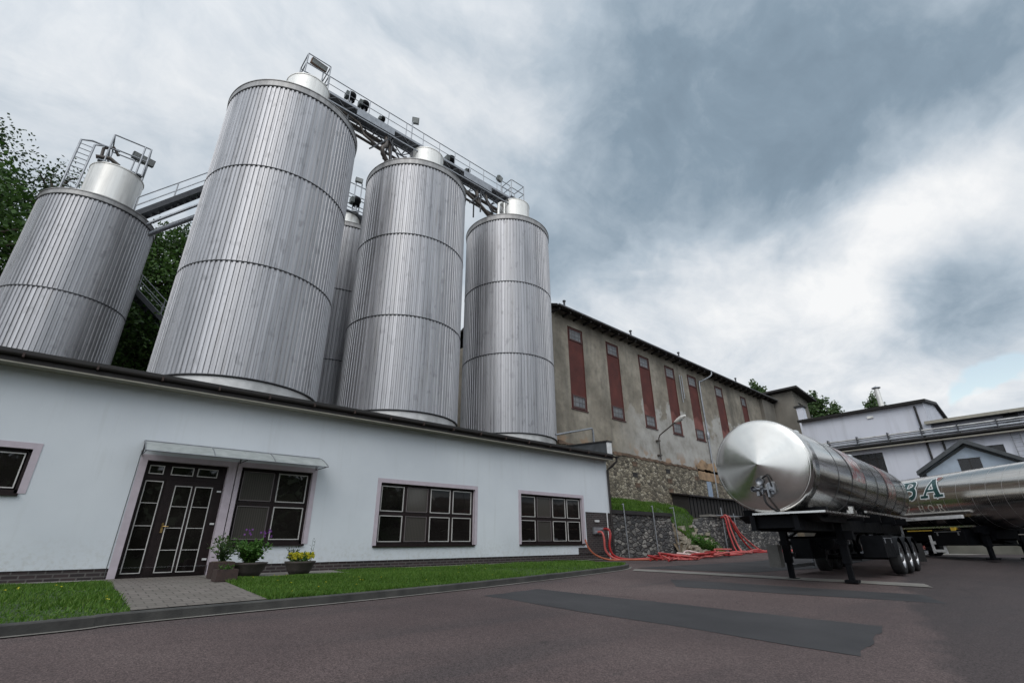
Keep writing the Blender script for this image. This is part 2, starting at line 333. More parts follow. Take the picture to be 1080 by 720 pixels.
# ------------------------------------------------------------------ world: Nishita sky behind a broken cloud deck
SUN_AZ=R(-142); SUN_EL=R(42)
w=bpy.data.worlds.new('World'); scn.world=w; w.use_nodes=True; nt=w.node_tree; L=nt.links
for n in list(nt.nodes): nt.nodes.remove(n)
def wn(ty,**k):
    n=nt.nodes.new(ty)
    for a,v in k.items(): setattr(n,a,v)
    return n
def wm(op,a,b=0.,c=None,clamp=False):
    n=wn('ShaderNodeMath',operation=op,use_clamp=clamp)
    for i,v in enumerate((a,b,c)):
        if v is None: continue
        if isinstance(v,bpy.types.NodeSocket): L.new(v,n.inputs[i])
        else: n.inputs[i].default_value=v
    return n.outputs[0]
sky=wn('ShaderNodeTexSky',sky_type='NISHITA'); sky.sun_disc=False; sky.sun_elevation=SUN_EL; sky.sun_rotation=PI/2-SUN_AZ
tc=wn('ShaderNodeTexCoord').outputs['Generated']
sp=wn('ShaderNodeSeparateXYZ'); L.new(tc,sp.inputs[0])
zz=wm('ADD',wm('MAXIMUM',sp.outputs[2],0.),.16)
cb=wn('ShaderNodeCombineXYZ'); L.new(wm('DIVIDE',sp.outputs[0],zz),cb.inputs[0]); L.new(wm('DIVIDE',sp.outputs[1],zz),cb.inputs[1])
def cn(scale,rot,st,detail=6,rough=.55,dist=0.,loc=(0,0,0)):
    mp=wn('ShaderNodeMapping'); L.new(cb.outputs[0],mp.inputs[0]); mp.inputs['Rotation'].default_value=(0,0,rot); mp.inputs['Scale'].default_value=(st[0],st[1],1); mp.inputs['Location'].default_value=loc
    n=wn('ShaderNodeTexNoise'); L.new(mp.outputs[0],n.inputs[0]); n.inputs['Scale'].default_value=scale; n.inputs['Detail'].default_value=detail; n.inputs['Roughness'].default_value=rough; n.inputs['Distortion'].default_value=dist
    return n
# the lobes of the cloud deck, each a direction in the sky, its spread and its lightness
warp=wn('ShaderNodeTexNoise'); L.new(tc,warp.inputs[0]); warp.inputs['Scale'].default_value=3.2; warp.inputs['Detail'].default_value=5; warp.inputs['Roughness'].default_value=.55
wv=wn('ShaderNodeVectorMath',operation='SUBTRACT'); L.new(warp.outputs['Color'],wv.inputs[0]); wv.inputs[1].default_value=(.5,.5,.5)
ws=wn('ShaderNodeVectorMath',operation='SCALE'); L.new(wv.outputs[0],ws.inputs[0]); ws.inputs['Scale'].default_value=.34
wa=wn('ShaderNodeVectorMath',operation='ADD'); L.new(tc,wa.inputs[0]); L.new(ws.outputs[0],wa.inputs[1])
wd=wn('ShaderNodeVectorMath',operation='NORMALIZE'); L.new(wa.outputs[0],wd.inputs[0])
acc=None
LOBES=[ # px,py,radius(px-ish),amount
 (640,90,70,-.26),(690,190,80,-.34),(610,255,55,-.42),(680,255,50,-.22),(760,70,70,-.26),(850,150,80,-.30),(790,215,55,-.24),(920,70,80,-.26),(1010,30,70,-.24),
 (730,20,80,-.16),(960,120,60,-.18),(1060,310,45,-.46),(1000,350,40,-.24),(1075,60,60,-.12),
 (690,325,70,.30),(640,310,45,.22),(800,320,60,.20),(900,290,70,.20),(980,225,60,.20),(1060,180,50,.16),(780,240,30,.10),
 (480,110,80,.16),(420,40,60,.10),(250,30,90,.06),(60,60,90,.08),(750,140,28,.16),(830,110,24,.10),(520,230,40,-.04),(560,40,50,-.10),(330,20,60,-.06),(200,130,60,.10),(950,400,50,.12),(1035,428,16,.3),(960,330,40,.14),(860,260,40,.14)]
for px,py,rad,am in LOBES:
    d=skydir(px,py); r2=(rad/503)*max(.2,(d.dot(skydir(540,360))))
    dp=wn('ShaderNodeVectorMath',operation='DOT_PRODUCT'); L.new(wd.outputs[0],dp.inputs[0]); dp.inputs[1].default_value=d
    g=wm('EXPONENT',wm('MULTIPLY',wm('SUBTRACT',1.,dp.outputs['Value']),-1/(r2*r2)))
    g=wm('MULTIPLY',g,am*.58); acc=g if acc is None else wm('ADD',acc,g)
n1=cn(1.5,-.25,(.7,1.1),8,.58,.5); n2=cn(3.6,-.25,(.75,1.05),8,.62,.8,(3,1,0))
n3=wn('ShaderNodeTexNoise'); L.new(wd.outputs[0],n3.inputs[0]); n3.inputs['Scale'].default_value=7; n3.inputs['Detail'].default_value=8; n3.inputs['Roughness'].default_value=.6
acc=wm('ADD',acc,wm('MULTIPLY',wm('SUBTRACT',n3.outputs['Fac'],.5),.45))
v=wm('ADD',wm('ADD',acc,.70),wm('MULTIPLY',wm('SUBTRACT',n1.outputs['Fac'],.5),.70))
v=wm('ADD',v,wm('MULTIPLY',wm('SUBTRACT',n2.outputs['Fac'],.5),.42))
# brighter, thinner deck on the sunny side behind the camera
dp=wn('ShaderNodeVectorMath',operation='DOT_PRODUCT'); L.new(tc,dp.inputs[0]); dp.inputs[1].default_value=(cos(SUN_AZ)*cos(SUN_EL),sin(SUN_AZ)*cos(SUN_EL),sin(SUN_EL))
sunny=wm('POWER',wm('MAXIMUM',dp.outputs['Value'],0.),2.)
rp=wn('ShaderNodeValToRGB'); L.new(v,rp.inputs[0]); e=rp.color_ramp.elements
stops=[(.0,(.165,.225,.29)),(.3,(.25,.33,.41)),(.55,(.45,.53,.61)),(.75,(.67,.72,.775)),(1,(.93,.94,.95))]
while len(e)<len(stops): e.new(.5)
for el,(p,c_) in zip(e,stops): el.position=p; el.color=(*c_,1)
CB=wn('ShaderNodeVectorMath',operation='SCALE'); L.new(rp.outputs[0],CB.inputs[0]); L.new(wm('ADD',10.,wm('MULTIPLY',sunny,12.)),CB.inputs['Scale'])
# gaps of clear sky low on the right
gap=None
for px,py,rad,am in [(1046,403,13,1.2),(1078,397,14,1.2),(1014,418,9,.9),(1000,428,7,.5)]:
    d=skydir(px,py); r2=(rad/503)*d.dot(skydir(540,360))
    dq=wn('ShaderNodeVectorMath',operation='DOT_PRODUCT'); L.new(wd.outputs[0],dq.inputs[0]); dq.inputs[1].default_value=d
    g=wm('MULTIPLY',wm('EXPONENT',wm('MULTIPLY',wm('SUBTRACT',1.,dq.outputs['Value']),-1/(r2*r2))),am); gap=g if gap is None else wm('ADD',gap,g)
gm=wm('MULTIPLY',wm('SUBTRACT',wm('ADD',gap,wm('MULTIPLY',wm('SUBTRACT',n2.outputs['Fac'],.5),1.0)),.35),2.,clamp=True)
mx=wn('ShaderNodeMix',data_type='RGBA'); L.new(gm,mx.inputs[0]); L.new(CB.outputs[0],mx.inputs[6])
sb=wn('ShaderNodeVectorMath',operation='MULTIPLY'); L.new(sky.outputs[0],sb.inputs[0]); sb.inputs[1].default_value=(2.6,2.1,1.6)
L.new(sb.outputs[0],mx.inputs[7])
bg=wn('ShaderNodeBackground'); bg.inputs['Strength'].default_value=.1; L.new(mx.outputs[2],bg.inputs[0])
wo=wn('ShaderNodeOutputWorld'); L.new(bg.outputs[0],wo.inputs[0])
sl=bpy.data.lights.new('sun','SUN'); sl.energy=1.0; sl.angle=R(36); sl.color=(1,.96,.9)
so=bpy.data.objects.new('sun',sl); COL.objects.link(so)
so.rotation_euler=Vector((cos(SUN_AZ)*cos(SUN_EL),sin(SUN_AZ)*cos(SUN_EL),sin(SUN_EL))).to_track_quat('Z','Y').to_euler()
vs=scn.view_settings; vs.view_transform='Standard'; vs.look='None'; vs.exposure=0; vs.gamma=1

# ------------------------------------------------------------------ ground
def sheet(xs,ys,zf):
    m=MB(); nx=len(xs); ny=len(ys)
    m.add([(x,y,zf(x,y)) for y in ys for x in xs],[(j*nx+i,j*nx+i+1,(j+1)*nx+i+1,(j+1)*nx+i) for j in range(ny-1) for i in range(nx-1)],True)
    return m
gxs=[-1500,-400,-100,-40]+[-20+i for i in range(0,81)]+[80,120,200,500,1500]
gys=[-1500,-400,-100,-40,-20,-14]+[-13+i*.5 for i in range(0,53)]+[13.46,14,16,20,40,100,400,1500]
tag(sheet(gxs,gys,gz).build('asphalt_yard',M['asphalt'],loc=(0,0,0),fix=False),kind='structure')
def gpoly(name,pts,mat,dz,kind='structure',sub=10):
    # quad patch laid just above the ground, subdivided so it follows the fall
    m=MB(); a,b,c_,d=[Vector((*p,0)) for p in pts]
    n=sub; P=[]
    for j in range(n+1):
        for i in range(n+1):
            u=i/n; v_=j/n; q=(a*(1-u)+b*u)*(1-v_)+(d*(1-u)+c_*u)*v_
            jx=random.uniform(-.014,.014)+.03*math.sin(i*.6+j*.5) if (i in(0,n) or j in(0,n)) else 0
            P.append((q.x+jx,q.y+jx,gz(q.x,q.y)+dz))
    m.add(P,[(j*(n+1)+i,j*(n+1)+i+1,(j+1)*(n+1)+i+1,(j+1)*(n+1)+i) for j in range(n) for i in range(n)])
    return tag(m.build(name,mat,loc=(0,0,0),fix=False),kind=kind)
gpoly('asphalt_repair_patch',[(6.2,7.75),(7.8,7.95),(9.15,2.32),(6.8,2.02)],M['asphalt2'],.004,sub=24)
gpoly('asphalt_repair_patch',[(14.6,10.2),(30,9.6),(29,6.2),(16.6,7.4)],M['asphalt2'],.008,sub=16)
gpoly('asphalt_repair_patch',[(10.9,6.6),(12.3,7.6),(14.6,2.8),(13.2,2.2)],M['asphalt2'],.004,sub=18)
gpoly('concrete_drain_strip',[(13.5,9.6),(14.1,9.95),(17.75,3.3),(16.75,3.0)],M['concrete'],.014,sub=20)
gpoly('concrete_slab',[(33,6.2),(35.4,5.4),(35.2,3.4),(32.6,4.2)],M['concrete'],.014)
# kerb
K=[(-14,7.15),(-6,7.55),(-.14,7.96),(.86,8.14),(2.57,8.27),(3.9,8.36),(6.64,8.68),(10.32,9.30),(13.0,9.85),(14.2,10.25),(14.75,10.75),(14.6,11.4)]
Ks=[(p.x,p.y) for p in smooth_pts([(x,y,0) for x,y in K],6)]
def lawnz(x,y): return gz(x,y)+.10*min(1,max(0,(W-.3-y)/2.2))+.012
m=MB(); sec=[]
for i,(x,y) in enumerate(Ks):
    a=Ks[max(i-1,0)]; b=Ks[min(i+1,len(Ks)-1)]; d=Vector((b[0]-a[0],b[1]-a[1],0)).normalized(); nrm_=Vector((-d.y,d.x,0)); z=gz(x,y)
    o=Vector((x,y,0)); sec.append([o+Vector((0,0,z-.05)),o+Vector((0,0,z+.105)),o+nrm_*.02+Vector((0,0,z+.12)),o+nrm_*.13+Vector((0,0,z+.12)),o+nrm_*.13+Vector((0,0,z-.05))])
vv=[p for s_ in sec for p in s_]
m.add(vv,[(i*5+k,i*5+k+1,(i+1)*5+k+1,(i+1)*5+k) for i in range(len(sec)-1) for k in range(4)])
tag(m.build('kerb',M['kerb'],loc=(0,0,0)),kind='structure')
m=MB()
for i in range(len(Ks)-1):
    for dd in (0,):
        (x0,y0),(x1,y1)=Ks[i],Ks[i+1]
        m.add([(x0,y0-.10,gz(x0,y0)+.008),(x1,y1-.10,gz(x1,y1)+.008),(x1,y1+.01,gz(x1,y1)+.008),(x0,y0+.01,gz(x0,y0)+.008)],[(0,1,2,3)])
tag(m.build('gutter_strip',M['concrete'],loc=(0,0,0),fix=False),kind='structure')
def kerby(x):
    for i in range(len(Ks)-1):
        if Ks[i][0]<=x<=Ks[i+1][0] and Ks[i+1][0]>Ks[i][0]:
            t_=(x-Ks[i][0])/(Ks[i+1][0]-Ks[i][0]); return Ks[i][1]*(1-t_)+Ks[i+1][1]*t_
    return Ks[-1][1]
PX0,PX1=.97,2.62
def lawnstrip(name,x0,x1,mat,ytop,zoff=0):
    n=max(2,int((x1-x0)/.25)); m=MB(); vs=[]
    for i in range(n+1):
        x=x0+(x1-x0)*i/n; ya=kerby(x)+.13; yb=ytop(x)
        for j in range(13):
            y=ya+(yb-ya)*j/12; vs.append((x,y,lawnz(x,y)+zoff))
    m.add(vs,[(i*13+j,(i+1)*13+j,(i+1)*13+j+1,i*13+j+1) for i in range(n) for j in range(12)],True)
    return tag(m.build(name,mat,loc=(0,0,0),fix=False),kind='structure')
lawnstrip('lawn_soil',-14,PX0,M['lawn'],lambda x:W-.22)
lawnstrip('lawn_soil',PX1,14.6,M['lawn'],lambda x:W-.22 if x>5.6 else 12.1+.0*x)
lawnstrip('block_paved_path',PX0,PX1,M['paver'],lambda x:W-.02,.012)
m=MB(); 
for x0,x1,y0 in ((-14,PX0,W-.22),(PX1,5.6,12.1),(5.6,17.6,W-.22)):
    m.add([(x0,y0,lawnz(x0,y0)+.01),(x1,y0,lawnz(x1,y0)+.01),(x1,W+.02,lawnz(0,W)+.01),(x0,W+.02,lawnz(0,W)+.01)],[(0,1,2,3)])
tag(m.build('concrete_edge_strip',M['concrete'],loc=(0,0,0),fix=False),kind='structure')
# grass blades
def blades(name,label,n,sample,zf,hh=(.03,.07),mat=None,wd=(.006,.014)):
    rnd=random.Random(3); vs=[];fs=[]
    while len(fs)<n:
        p=sample(rnd)
        if p is None: continue
        x,y=p; z=zf(x,y)-.005; a=rnd.uniform(0,2*PI); h=rnd.uniform(*hh)*(.55+.9*abs(math.sin(x*1.7+.6*math.sin(y*2.9))*math.cos(y*1.3+x*.4))); w_=rnd.uniform(*wd); lx=rnd.gauss(0,.4)*h; ly=rnd.gauss(0,.4)*h
        o=len(vs); vs+=[(x-cos(a)*w_,y-sin(a)*w_,z),(x+cos(a)*w_,y+sin(a)*w_,z),(x+lx,y+ly,z+h)]; fs.append((o,o+1,o+2))
    me=bpy.data.meshes.new(name); me.from_pydata(vs,[],fs); me.materials.append(mat or M['grassblade']); me.update()
    o=bpy.data.objects.new(name,me); COL.objects.link(o); return tag(o,label,'grass',kind='stuff')
def sL(r):
    x=-6+r.random()**1*7.0; 
    if x>PX0: return None
    y=r.uniform(kerby(x)+.10,W-.2); return x,y
def sR(r):
    x=r.uniform(PX1,14.7) if r.random()<.45 else r.uniform(PX1,8.5)
    top=W-.2 if x>5.6 else 12.15
    y=r.uniform(kerby(x)+.10,top) if kerby(x)+.1<top else None
    return (x,y) if y and not(x>14.2 and y<10.6) else None
blades('lawn_grass','short mown green lawn left of the block paved path',42000,sL,lawnz)
blades('lawn_grass','long strip of green lawn between white brewery wall and kerb',90000,sR,lawnz)
# small flowers in the lawn
m=MB(); rnd=random.Random(5)
for i in range(46):
    x=rnd.choice([rnd.uniform(-2,.9),rnd.uniform(2.8,9)]); y=rnd.uniform(kerby(x)+.4,12); z=lawnz(x,y)+.05
    if PX0<x<PX1: continue
    r_=.014; m.add([(x+r_*cos(a)*1.2,y+r_*sin(a)*1.2,z+.008*math.sin(a*2)) for a in [k*PI/3 for k in range(6)]],[(0,1,2,3,4,5)])
tag(m.build('lawn_flowers',M['flower_y'],loc=(0,0,0),fix=False),'tiny yellow flowers dotted through the lawn','flowers',kind='stuff')

# hill behind on the left
def hz(x,y):
    a=max(0,min(1,(y-27)/30)); b=1-max(0,min(1,(x-8)/26)); return -0.3+19*a*a*(3-2*a)*b+math.sin(x*.31)*.35*a+math.sin(y*.4+x*.2)*.3*a
m=sheet([-120,-90,-70]+[-60+2.5*i for i in range(45)],[26+2.*i for i in range(20)]+[70,90,120],hz)
tag(m.build('wooded_hill',M['earth'],loc=(0,0,0),fix=False),kind='structure')

# ------------------------------------------------------------------ white brewery wing
bw=thing('brewery_wing','long low white plastered brewery building with dark eaves','building',(0,W,0))
X0,X1,ZT=-14,17.7,4.05
holes=[(-3.4,-.72,1.58,2.42),(1.16,2.78,-.02,2.40),(3.08,4.82,.66,2.42),(6.86,10.34,.60,2.32),(12.46,15.86,.60,2.32)]
plh=.22
def wallgrid(m,x0,x1,z0,z1,holes,y,depth):
    xs=sorted({x0,x1,*[h[0] for h in holes],*[h[1] for h in holes]}); zs=sorted({z0,z1,*[h[2] for h in holes],*[h[3] for h in holes]})
    for i in range(len(xs)-1):
        for j in range(len(zs)-1):
            cx=(xs[i]+xs[i+1])/2; cz=(zs[j]+zs[j+1])/2
            if any(h[0]<cx<h[1] and h[2]<cz<h[3] for h in holes): continue
            m.quad((xs[i],y,zs[j]),(xs[i+1],y,zs[j]),(xs[i+1],y,zs[j+1]),(xs[i],y,zs[j+1]))
            if j+1==len(zs)-1: pass
    for (a,b,c_,d) in holes:
        y2=y+depth
        m.quad((a,y,c_),(a,y2,c_),(a,y2,d),(a,y,d)); m.quad((b,y,c_),(b,y2,c_),(b,y2,d),(b,y,d))
        m.quad((a,y,d),(b,y,d),(b,y2,d),(a,y2,d)); m.quad((a,y,c_),(b,y,c_),(b,y2,c_),(a,y2,c_))
m=MB(); HS=[(a,b,max(c_,plh),d) for a,b,c_,d in holes]+[(16.05,X1,plh,1.8),(15.5,16.05,plh,.46)]
wallgrid(m,X0,X1,plh,ZT,HS,W,.0)
m.quad((X1,W,1.8),(X1,17.4,1.8),(X1,17.4,ZT),(X1,W,ZT)); m.quad((X0,W,-.3),(X0,17.4,-.3),(X0,17.4,ZT),(X0,W,ZT)); m.quad((X0,17.4,-.3),(X1,17.4,-.3),(X1,17.4,ZT),(X0,17.4,ZT))
m.quad((X0,W,ZT),(X1,W,ZT),(X1,17.4,ZT),(X0,17.4,ZT)); m.quad((X0,W,plh),(X1,W,plh),(X1,W+.03,plh),(X0,W+.03,plh))
m.build('wall',M['plaster'],bw,fix=False)
m=MB()
for a,b in ((X0,1.16),(2.78,X1)): m.box(a,b,W+.022,W+.1,-.4,plh+.01)
m.box(16.05,X1-.01,W+.022,W+.1,plh,1.82); m.box(15.5,16.05,W+.022,W+.1,plh,.48); m.box(X1-.08,X1-.005,W+.03,17.3,-.4,1.82)
m.build('brick_plinth',M['brick'],bw)
# eaves, gutter, roof
m=MB(); m.prism([(W-.42,4.16),(17.5,4.62),(17.5,4.7),(W-.42,4.25)],X0-.3,X1+.02,'yz'); rf=m.build('roof',M['roofdark'],bw)
m=MB(); m.box(X0-.3,X1,W-.40,W-.36,3.99,4.158); m.build('fascia',M['fascia'],bw)
m=MB(); m.box(X0-.3,X1,W-.355,W-.001,3.985,4.02); m.box(X0-.3,X1+.0,W-.43,W-.405,3.965,3.99); m.build('soffit',M['soffit'],bw)
m=MB(); prof=[(W-.40+.0-.055+.055*cos(a),4.16+.06*sin(a)) for a in [PI+PI*k/8 for k in range(9)]]
for k in range(8):
    (a0,b0),(a1,b1)=prof[k],prof[k+1]; m.quad((X0-.3,a0,b0),(X1+.3,a0,b0),(X1+.3,a1,b1),(X0-.3,a1,b1))
gut=m.build('gutter',M['fascia'],bw,fix=False)
m=MB(); i=0
x=X0
while x<X1: MB().box(x,x+.035,W-.53,W-.395,4.08,4.175).build('gutter_bracket',M['boxbrick'],gut); x+=1.15
m=MB(); m.path([(X1+.2,W-.45,4.12),(X1+.2,W-.43,3.95),(X1+.12,W-.2,3.75),(X1-.03,W-.07,3.6),(X1-.03,W-.07,0)],.05,8); m.build('downpipe',M['fascia'],bw)
m=MB(); m.path([(X1-.27,W-.03,1.82),(X1-.27,W-.03,.02)],.022,8); m.build('white_pipe',M['whitep'],bw)
# end parapet
m=MB(); m.prism([(13.25,4.1),(17.4,4.6),(17.4,5.05),(13.25,4.82)],X1-.13,X1+.12,'yz'); pp=m.build('end_parapet',M['slate'],bw)
m=MB(); m.box(X1-.13,X1+.17,13.19,13.247,4.02,4.80); m.build('parapet_end_board',M['whitep'],pp)
m=MB(); m.prism([(13.16,4.815),(17.5,5.055),(17.5,5.11),(13.16,4.87)],X1-.18,X1+.2,'yz'); m.build('parapet_cap',M['roofdark'],pp)
# lilac surrounds (flush band 2 mm proud plus reveals)
def surround(a,b,c_,d,bl,br,bt,bb,reveal=.13,name='window_surround'):
    m=MB(); y=W-.012
    if bl: m.box(a-bl,a,y,W+.003,c_-bb,d+bt)
    if br: m.box(b,b+br,y,W+.003,c_-bb,d+bt)
    if bt: m.box(a,b,y,W+.003,d,d+bt)
    if bb: m.box(a,b,y,W+.003,c_-bb,c_)
    for (p,q) in (((a,c_),(a,d)),((b,c_),(b,d)),((a,d),(b,d)),((a,c_),(b,c_))):
        m.quad((p[0],W-.008,p[1]),(q[0],W-.008,q[1]),(q[0],W+reveal,q[1]),(p[0],W+reveal,p[1]))
    return m.build(name,M['lilac'],bw,fix=False)
def window(h,cols,rows,blinds=(),surr=(.12,.12,.12,0)):
    a,b,c_,d=h; surround(a,b,c_,d,*surr); y=W+.10
    m=MB(); fw=.055; m.box(a,b,y,y+.07,d-fw,d); m.box(a,b,y,y+.07,c_,c_+fw+.02); m.box(a,a+fw,y,y+.07,c_,d); m.box(b-fw,b,y,y+.07,c_,d)
    cx=[a+fw/2+(b-a-fw)*i/cols for i in range(cols+1)]; cz=[c_+fw/2+.01+(d-c_-fw)*v_ for v_ in rows]
    for x in cx[1:-1]: m.box(x-.04,x+.04,y+.003,y+.073,c_+.01,d-.01)
    for z in cz[1:-1]: m.box(a+.01,b-.01,y+.006,y+.076,z-.045,z+.045)
    f=m.build('window_frame',M['wood'],bw)
    m=MB(); m.box(a-.10,b+.02,W-.06,W+.12,c_-.045,c_); m.build('sill',M['wood'],bw)
    k=0
    for j in range(len(cz)-1):
        for i in range(cols):
            x0,x1,z0,z1=cx[i]+.052,cx[i+1]-.052,cz[j]+.058,cz[j+1]-.058
            m=MB(); t_=.021; yy=y-.012
            m.box(x0,x1,yy,yy+.04,z0,z0+t_); m.box(x0,x1,yy,yy+.04,z1-t_,z1); m.box(x0,x0+t_,yy+.001,yy+.04,z0+t_,z1-t_); m.box(x1-t_,x1,yy+.001,yy+.04,z0+t_,z1-t_)
            bl=(i,j) in blinds
            s_=m.build('sash',M['sashdim'] if bl else M['sash'],f)
            m=MB(); m.quad((x0+t_,yy+.025,z0+t_),(x1-t_,yy+.025,z0+t_),(x1-t_,yy+.025,z1-t_),(x0+t_,yy+.025,z1-t_)); m.build('pane',M['blind'] if bl else M['glass'],f,fix=False)
window(holes[0],2,(0,1),())
window(holes[2],2,(0,.52,1),((0,0),(0,1)))
window(holes[3],4,(0,.50,1),((1,0),(1,1)))
window(holes[4],4,(0,.50,1),((1,0),(1,1)))
# entrance door
a,b,c_,d=holes[1]; surround(a,b,0.0,d,.14,.20,.12,0,.16,'door_surround')
y=W+.12
m=MB(); m.box(a,b,y,y+.08,d-.06,d); m.box(a,a+.05,y,y+.08,0,d-.06); m.box(b-.09,b,y,y+.08,0,d-.06); m.box(a+.05,b-.09,y+.003,y+.083,2.02,2.10); m.box(a+.05,b-.09,y+.003,y+.083,0,.05)
m.box(1.62,1.72,y-.002,y+.08,.05,2.02)
df=m.build('door_frame',M['wood'],bw)
m=MB(); zt=2.02
m.box(a+.05,1.62,y+.02,y+.06,.05,2.02); m.box(a+.05,b-.09,y+.02,y+.06,2.10,d-.06); m.build('door_side_panel',M['wood'],bw)
def glaz(par,x0,x1,z0,z1,nb,yy,t_=.018):
    m=MB(); m.box(x0,x1,yy,yy+.03,z0,z0+t_); m.box(x0,x1,yy,yy+.03,z1-t_,z1); m.box(x0,x0+t_,yy+.001,yy+.03,z0+t_,z1-t_); m.box(x1-t_,x1,yy+.001,yy+.03,z0+t_,z1-t_)
    for k in range(1,nb):
        z=z0+(z1-z0)*k/nb; m.box(x0+t_,x1-t_,yy+.004,yy+.028,z-.006,z+.006)
    m.build('glazing_bead',M['sash'],par)
    m=MB(); m.quad((x0+t_,yy+.018,z0+t_),(x1-t_,yy+.018,z0+t_),(x1-t_,yy+.018,z1-t_),(x0+t_,yy+.018,z1-t_)); m.build('pane',M['glass'],par,fix=False)
glaz(df,1.23,1.57,.10,1.98,4,y-.012)
for x0,x1 in ((1.24,1.52),(1.66,2.10),(2.18,2.60)): glaz(df,x0,x1,2.125,2.315,1,y-.012)
dl=MB().box(1.72,b-.09,y-.012,y+.05,.05,2.015).build('door_leaf',M['wood'],bw)
glaz(dl,1.80,2.14,.10,1.90,4,y-.042); glaz(dl,2.20,2.56,.10,1.90,4,y-.042)
m=MB(); m.box(1.735,1.775,y-.03,y-.014,.90,1.10); m.path([(1.755,y-.03,1.03),(1.755,y-.075,1.03),(1.86,y-.075,1.03)],.011,6); m.build('door_handle',M['gold'],dl)
for z in (.35,1.1,1.82):
    m=MB(); m.box(b-.12,b-.03,y-.03,y-.012,z-.02,z+.02); m.build('hinge',M['whitep'],dl)
m=MB(); m.path([(.98,W-.012,.05),(1.0,W-.012,2.6)],.006,5); m.build('cable',M['lamp'],bw)
# canopy over door and window
m=MB(); xa,xb=1.0,4.93
N=8
prof=[(W-.01-.74*(k/N),2.80-.30*(k/N)**1.5) for k in range(N+1)]
for k in range(N): m.add([(xa,*prof[k]),(xb,*prof[k]),(xb,*prof[k+1]),(xa,*prof[k+1])],[(0,1,2,3)],True)
cn_=m.build('door_canopy',M['sheet'],bw,fix=False)
m=MB(); 
for x in (xa,xa+1.31,xa+2.62,xb): m.path([(x,p[0],p[1]+.006) for p in prof],.011,6)
m.tube((xa,prof[-1][0],prof[-1][1]),(xb,prof[-1][0],prof[-1][1]),.014,8); m.tube((xa,W-.02,2.81),(xb,W-.02,2.81),.016,8)
m.build('canopy_frame',M['galv'],cn_)
for x in (xa+.02,xa+2.0,xb-.05):
    m=MB(); m.tube((x,W-.01,2.50),(x,prof[-1][0]+.03,prof[-1][1]-.01),.010,6); m.tube((x,W-.01,2.50),(x,W-.01,2.8),.010,6); m.tube((x,W-.01,2.50),(x,prof[4][0],prof[4][1]),.008,6); m.build('canopy_bracket',M['dsteel'],cn_)

# ------------------------------------------------------------------ plants by the door
def herb(name,label,base,h,rad,nleaf,mat,lw=(.05,.10),cat='plant',stems=9,flower=None):
    t_=thing(name,label,cat,base); rnd=random.Random(hash(label)%1000 if False else len(label)*7)
    m=MB(); tips=[]
    for k in range(stems):
        a=rnd.uniform(0,2*PI); rr=rad*rnd.uniform(.2,1); hh=h*rnd.uniform(.55,1)
        p0=(base[0]+.15*rr*cos(a),base[1]+.15*rr*sin(a),base[2]); p1=(base[0]+.6*rr*cos(a),base[1]+.6*rr*sin(a),base[2]+hh*.6); p2=(base[0]+rr*cos(a),base[1]+rr*sin(a),base[2]+hh)
        m.path([p0,p1,p2],[.008,.005,.002],5); tips.append((Vector(p0),Vector(p1),Vector(p2)))
    m.build('stem',M['leafdark'],t_)
    m=MB()
    for k in range(nleaf):
        s_=rnd.choice(tips); u=rnd.uniform(.15,1); p=(s_[0].lerp(s_[1],u*2) if u<.5 else s_[1].lerp(s_[2],u*2-1))
        d=Vector((rnd.gauss(0,1),rnd.gauss(0,1),rnd.gauss(.4,.6))).normalized(); ln=rnd.uniform(*lw); w_=d.cross(Vector((rnd.gauss(0,1),rnd.gauss(0,1),1))).normalized()*ln*.22
        p=p+d*rnd.uniform(0,.05); q=p+d*ln
        m.add([p,p+d*ln*.45+w_,q,p+d*ln*.45-w_],[(0,1,2),(0,2,3)])
    m.build('leaves',mat,t_,fix=False)
    if flower:
        fm,nf,zr=flower; m=MB()
        for k in range(nf):
            a=rnd.uniform(0,2*PI); rr=rad*math.sqrt(rnd.random()); p=Vector((base[0]+rr*cos(a)*.9,base[1]+rr*sin(a)*.9,base[2]+h*rnd.uniform(*zr)))
            s_=.022; m.add([p+Vector((s_*cos(q)*rnd.uniform(.7,1.2),s_*sin(q)*rnd.uniform(.7,1.2),rnd.uniform(-.012,.012))) for q in [i*PI/3 for i in range(6)]],[(0,1,2,3,4,5)])
            n_=Vector((0,-1,.6)).normalized()
            m.add([p+Vector((s_*cos(q),0,s_*sin(q)*1.1)) for q in [i*PI/3 for i in range(6)]],[(0,1,2,3,4,5)])
        m.build('flower_head',fm,t_,fix=False)
    return t_
def pot(label,c_,r,h,z):
    m=MB(); m.lathe([(r*.02,z),(r*.62,z),(r*.80,z+h*.35),(r*.95,z+h*.8),(r,z+h*.86),(r*1.03,z+h),(r*.9,z+h),(r*.86,z+h*.9),(0.01,z+h*.88)],36,c_)
    t_=thing('planter_bowl',label,'planter',(c_[0],c_[1],z),group='planter bowls beside the door'); m.build('bowl',M['pot'],t_)
    MB().lathe([(r*.9,z+h*.9),(.01,z+h*.93)],24,c_).build('soil',M['earth'],t_); return t_
z1=lawnz(3.3,12.3)+.02
pot('wide dark bowl planter with a bushy green plant and purple blooms',(3.36,12.35),.35,.27,z1)
herb('bushy_plant','full bushy green plant with purple blooms in the wide dark bowl',(3.36,12.35,z1+.22),.48,.38,1900,M['leafherb'],(.06,.12),stems=40,flower=(M['flower_p'],14,(1.15,1.5)))
pot('rounded dark bowl planter with low yellow flowers',(4.42,12.30),.33,.27,z1)
herb('flowering_plant','low mound of yellow flowers in the rounded dark bowl',(4.42,12.30,z1+.22),.20,.33,420,M['leafherb'],(.04,.07),stems=18,flower=(M['flower_y'],150,(.5,1.15)))
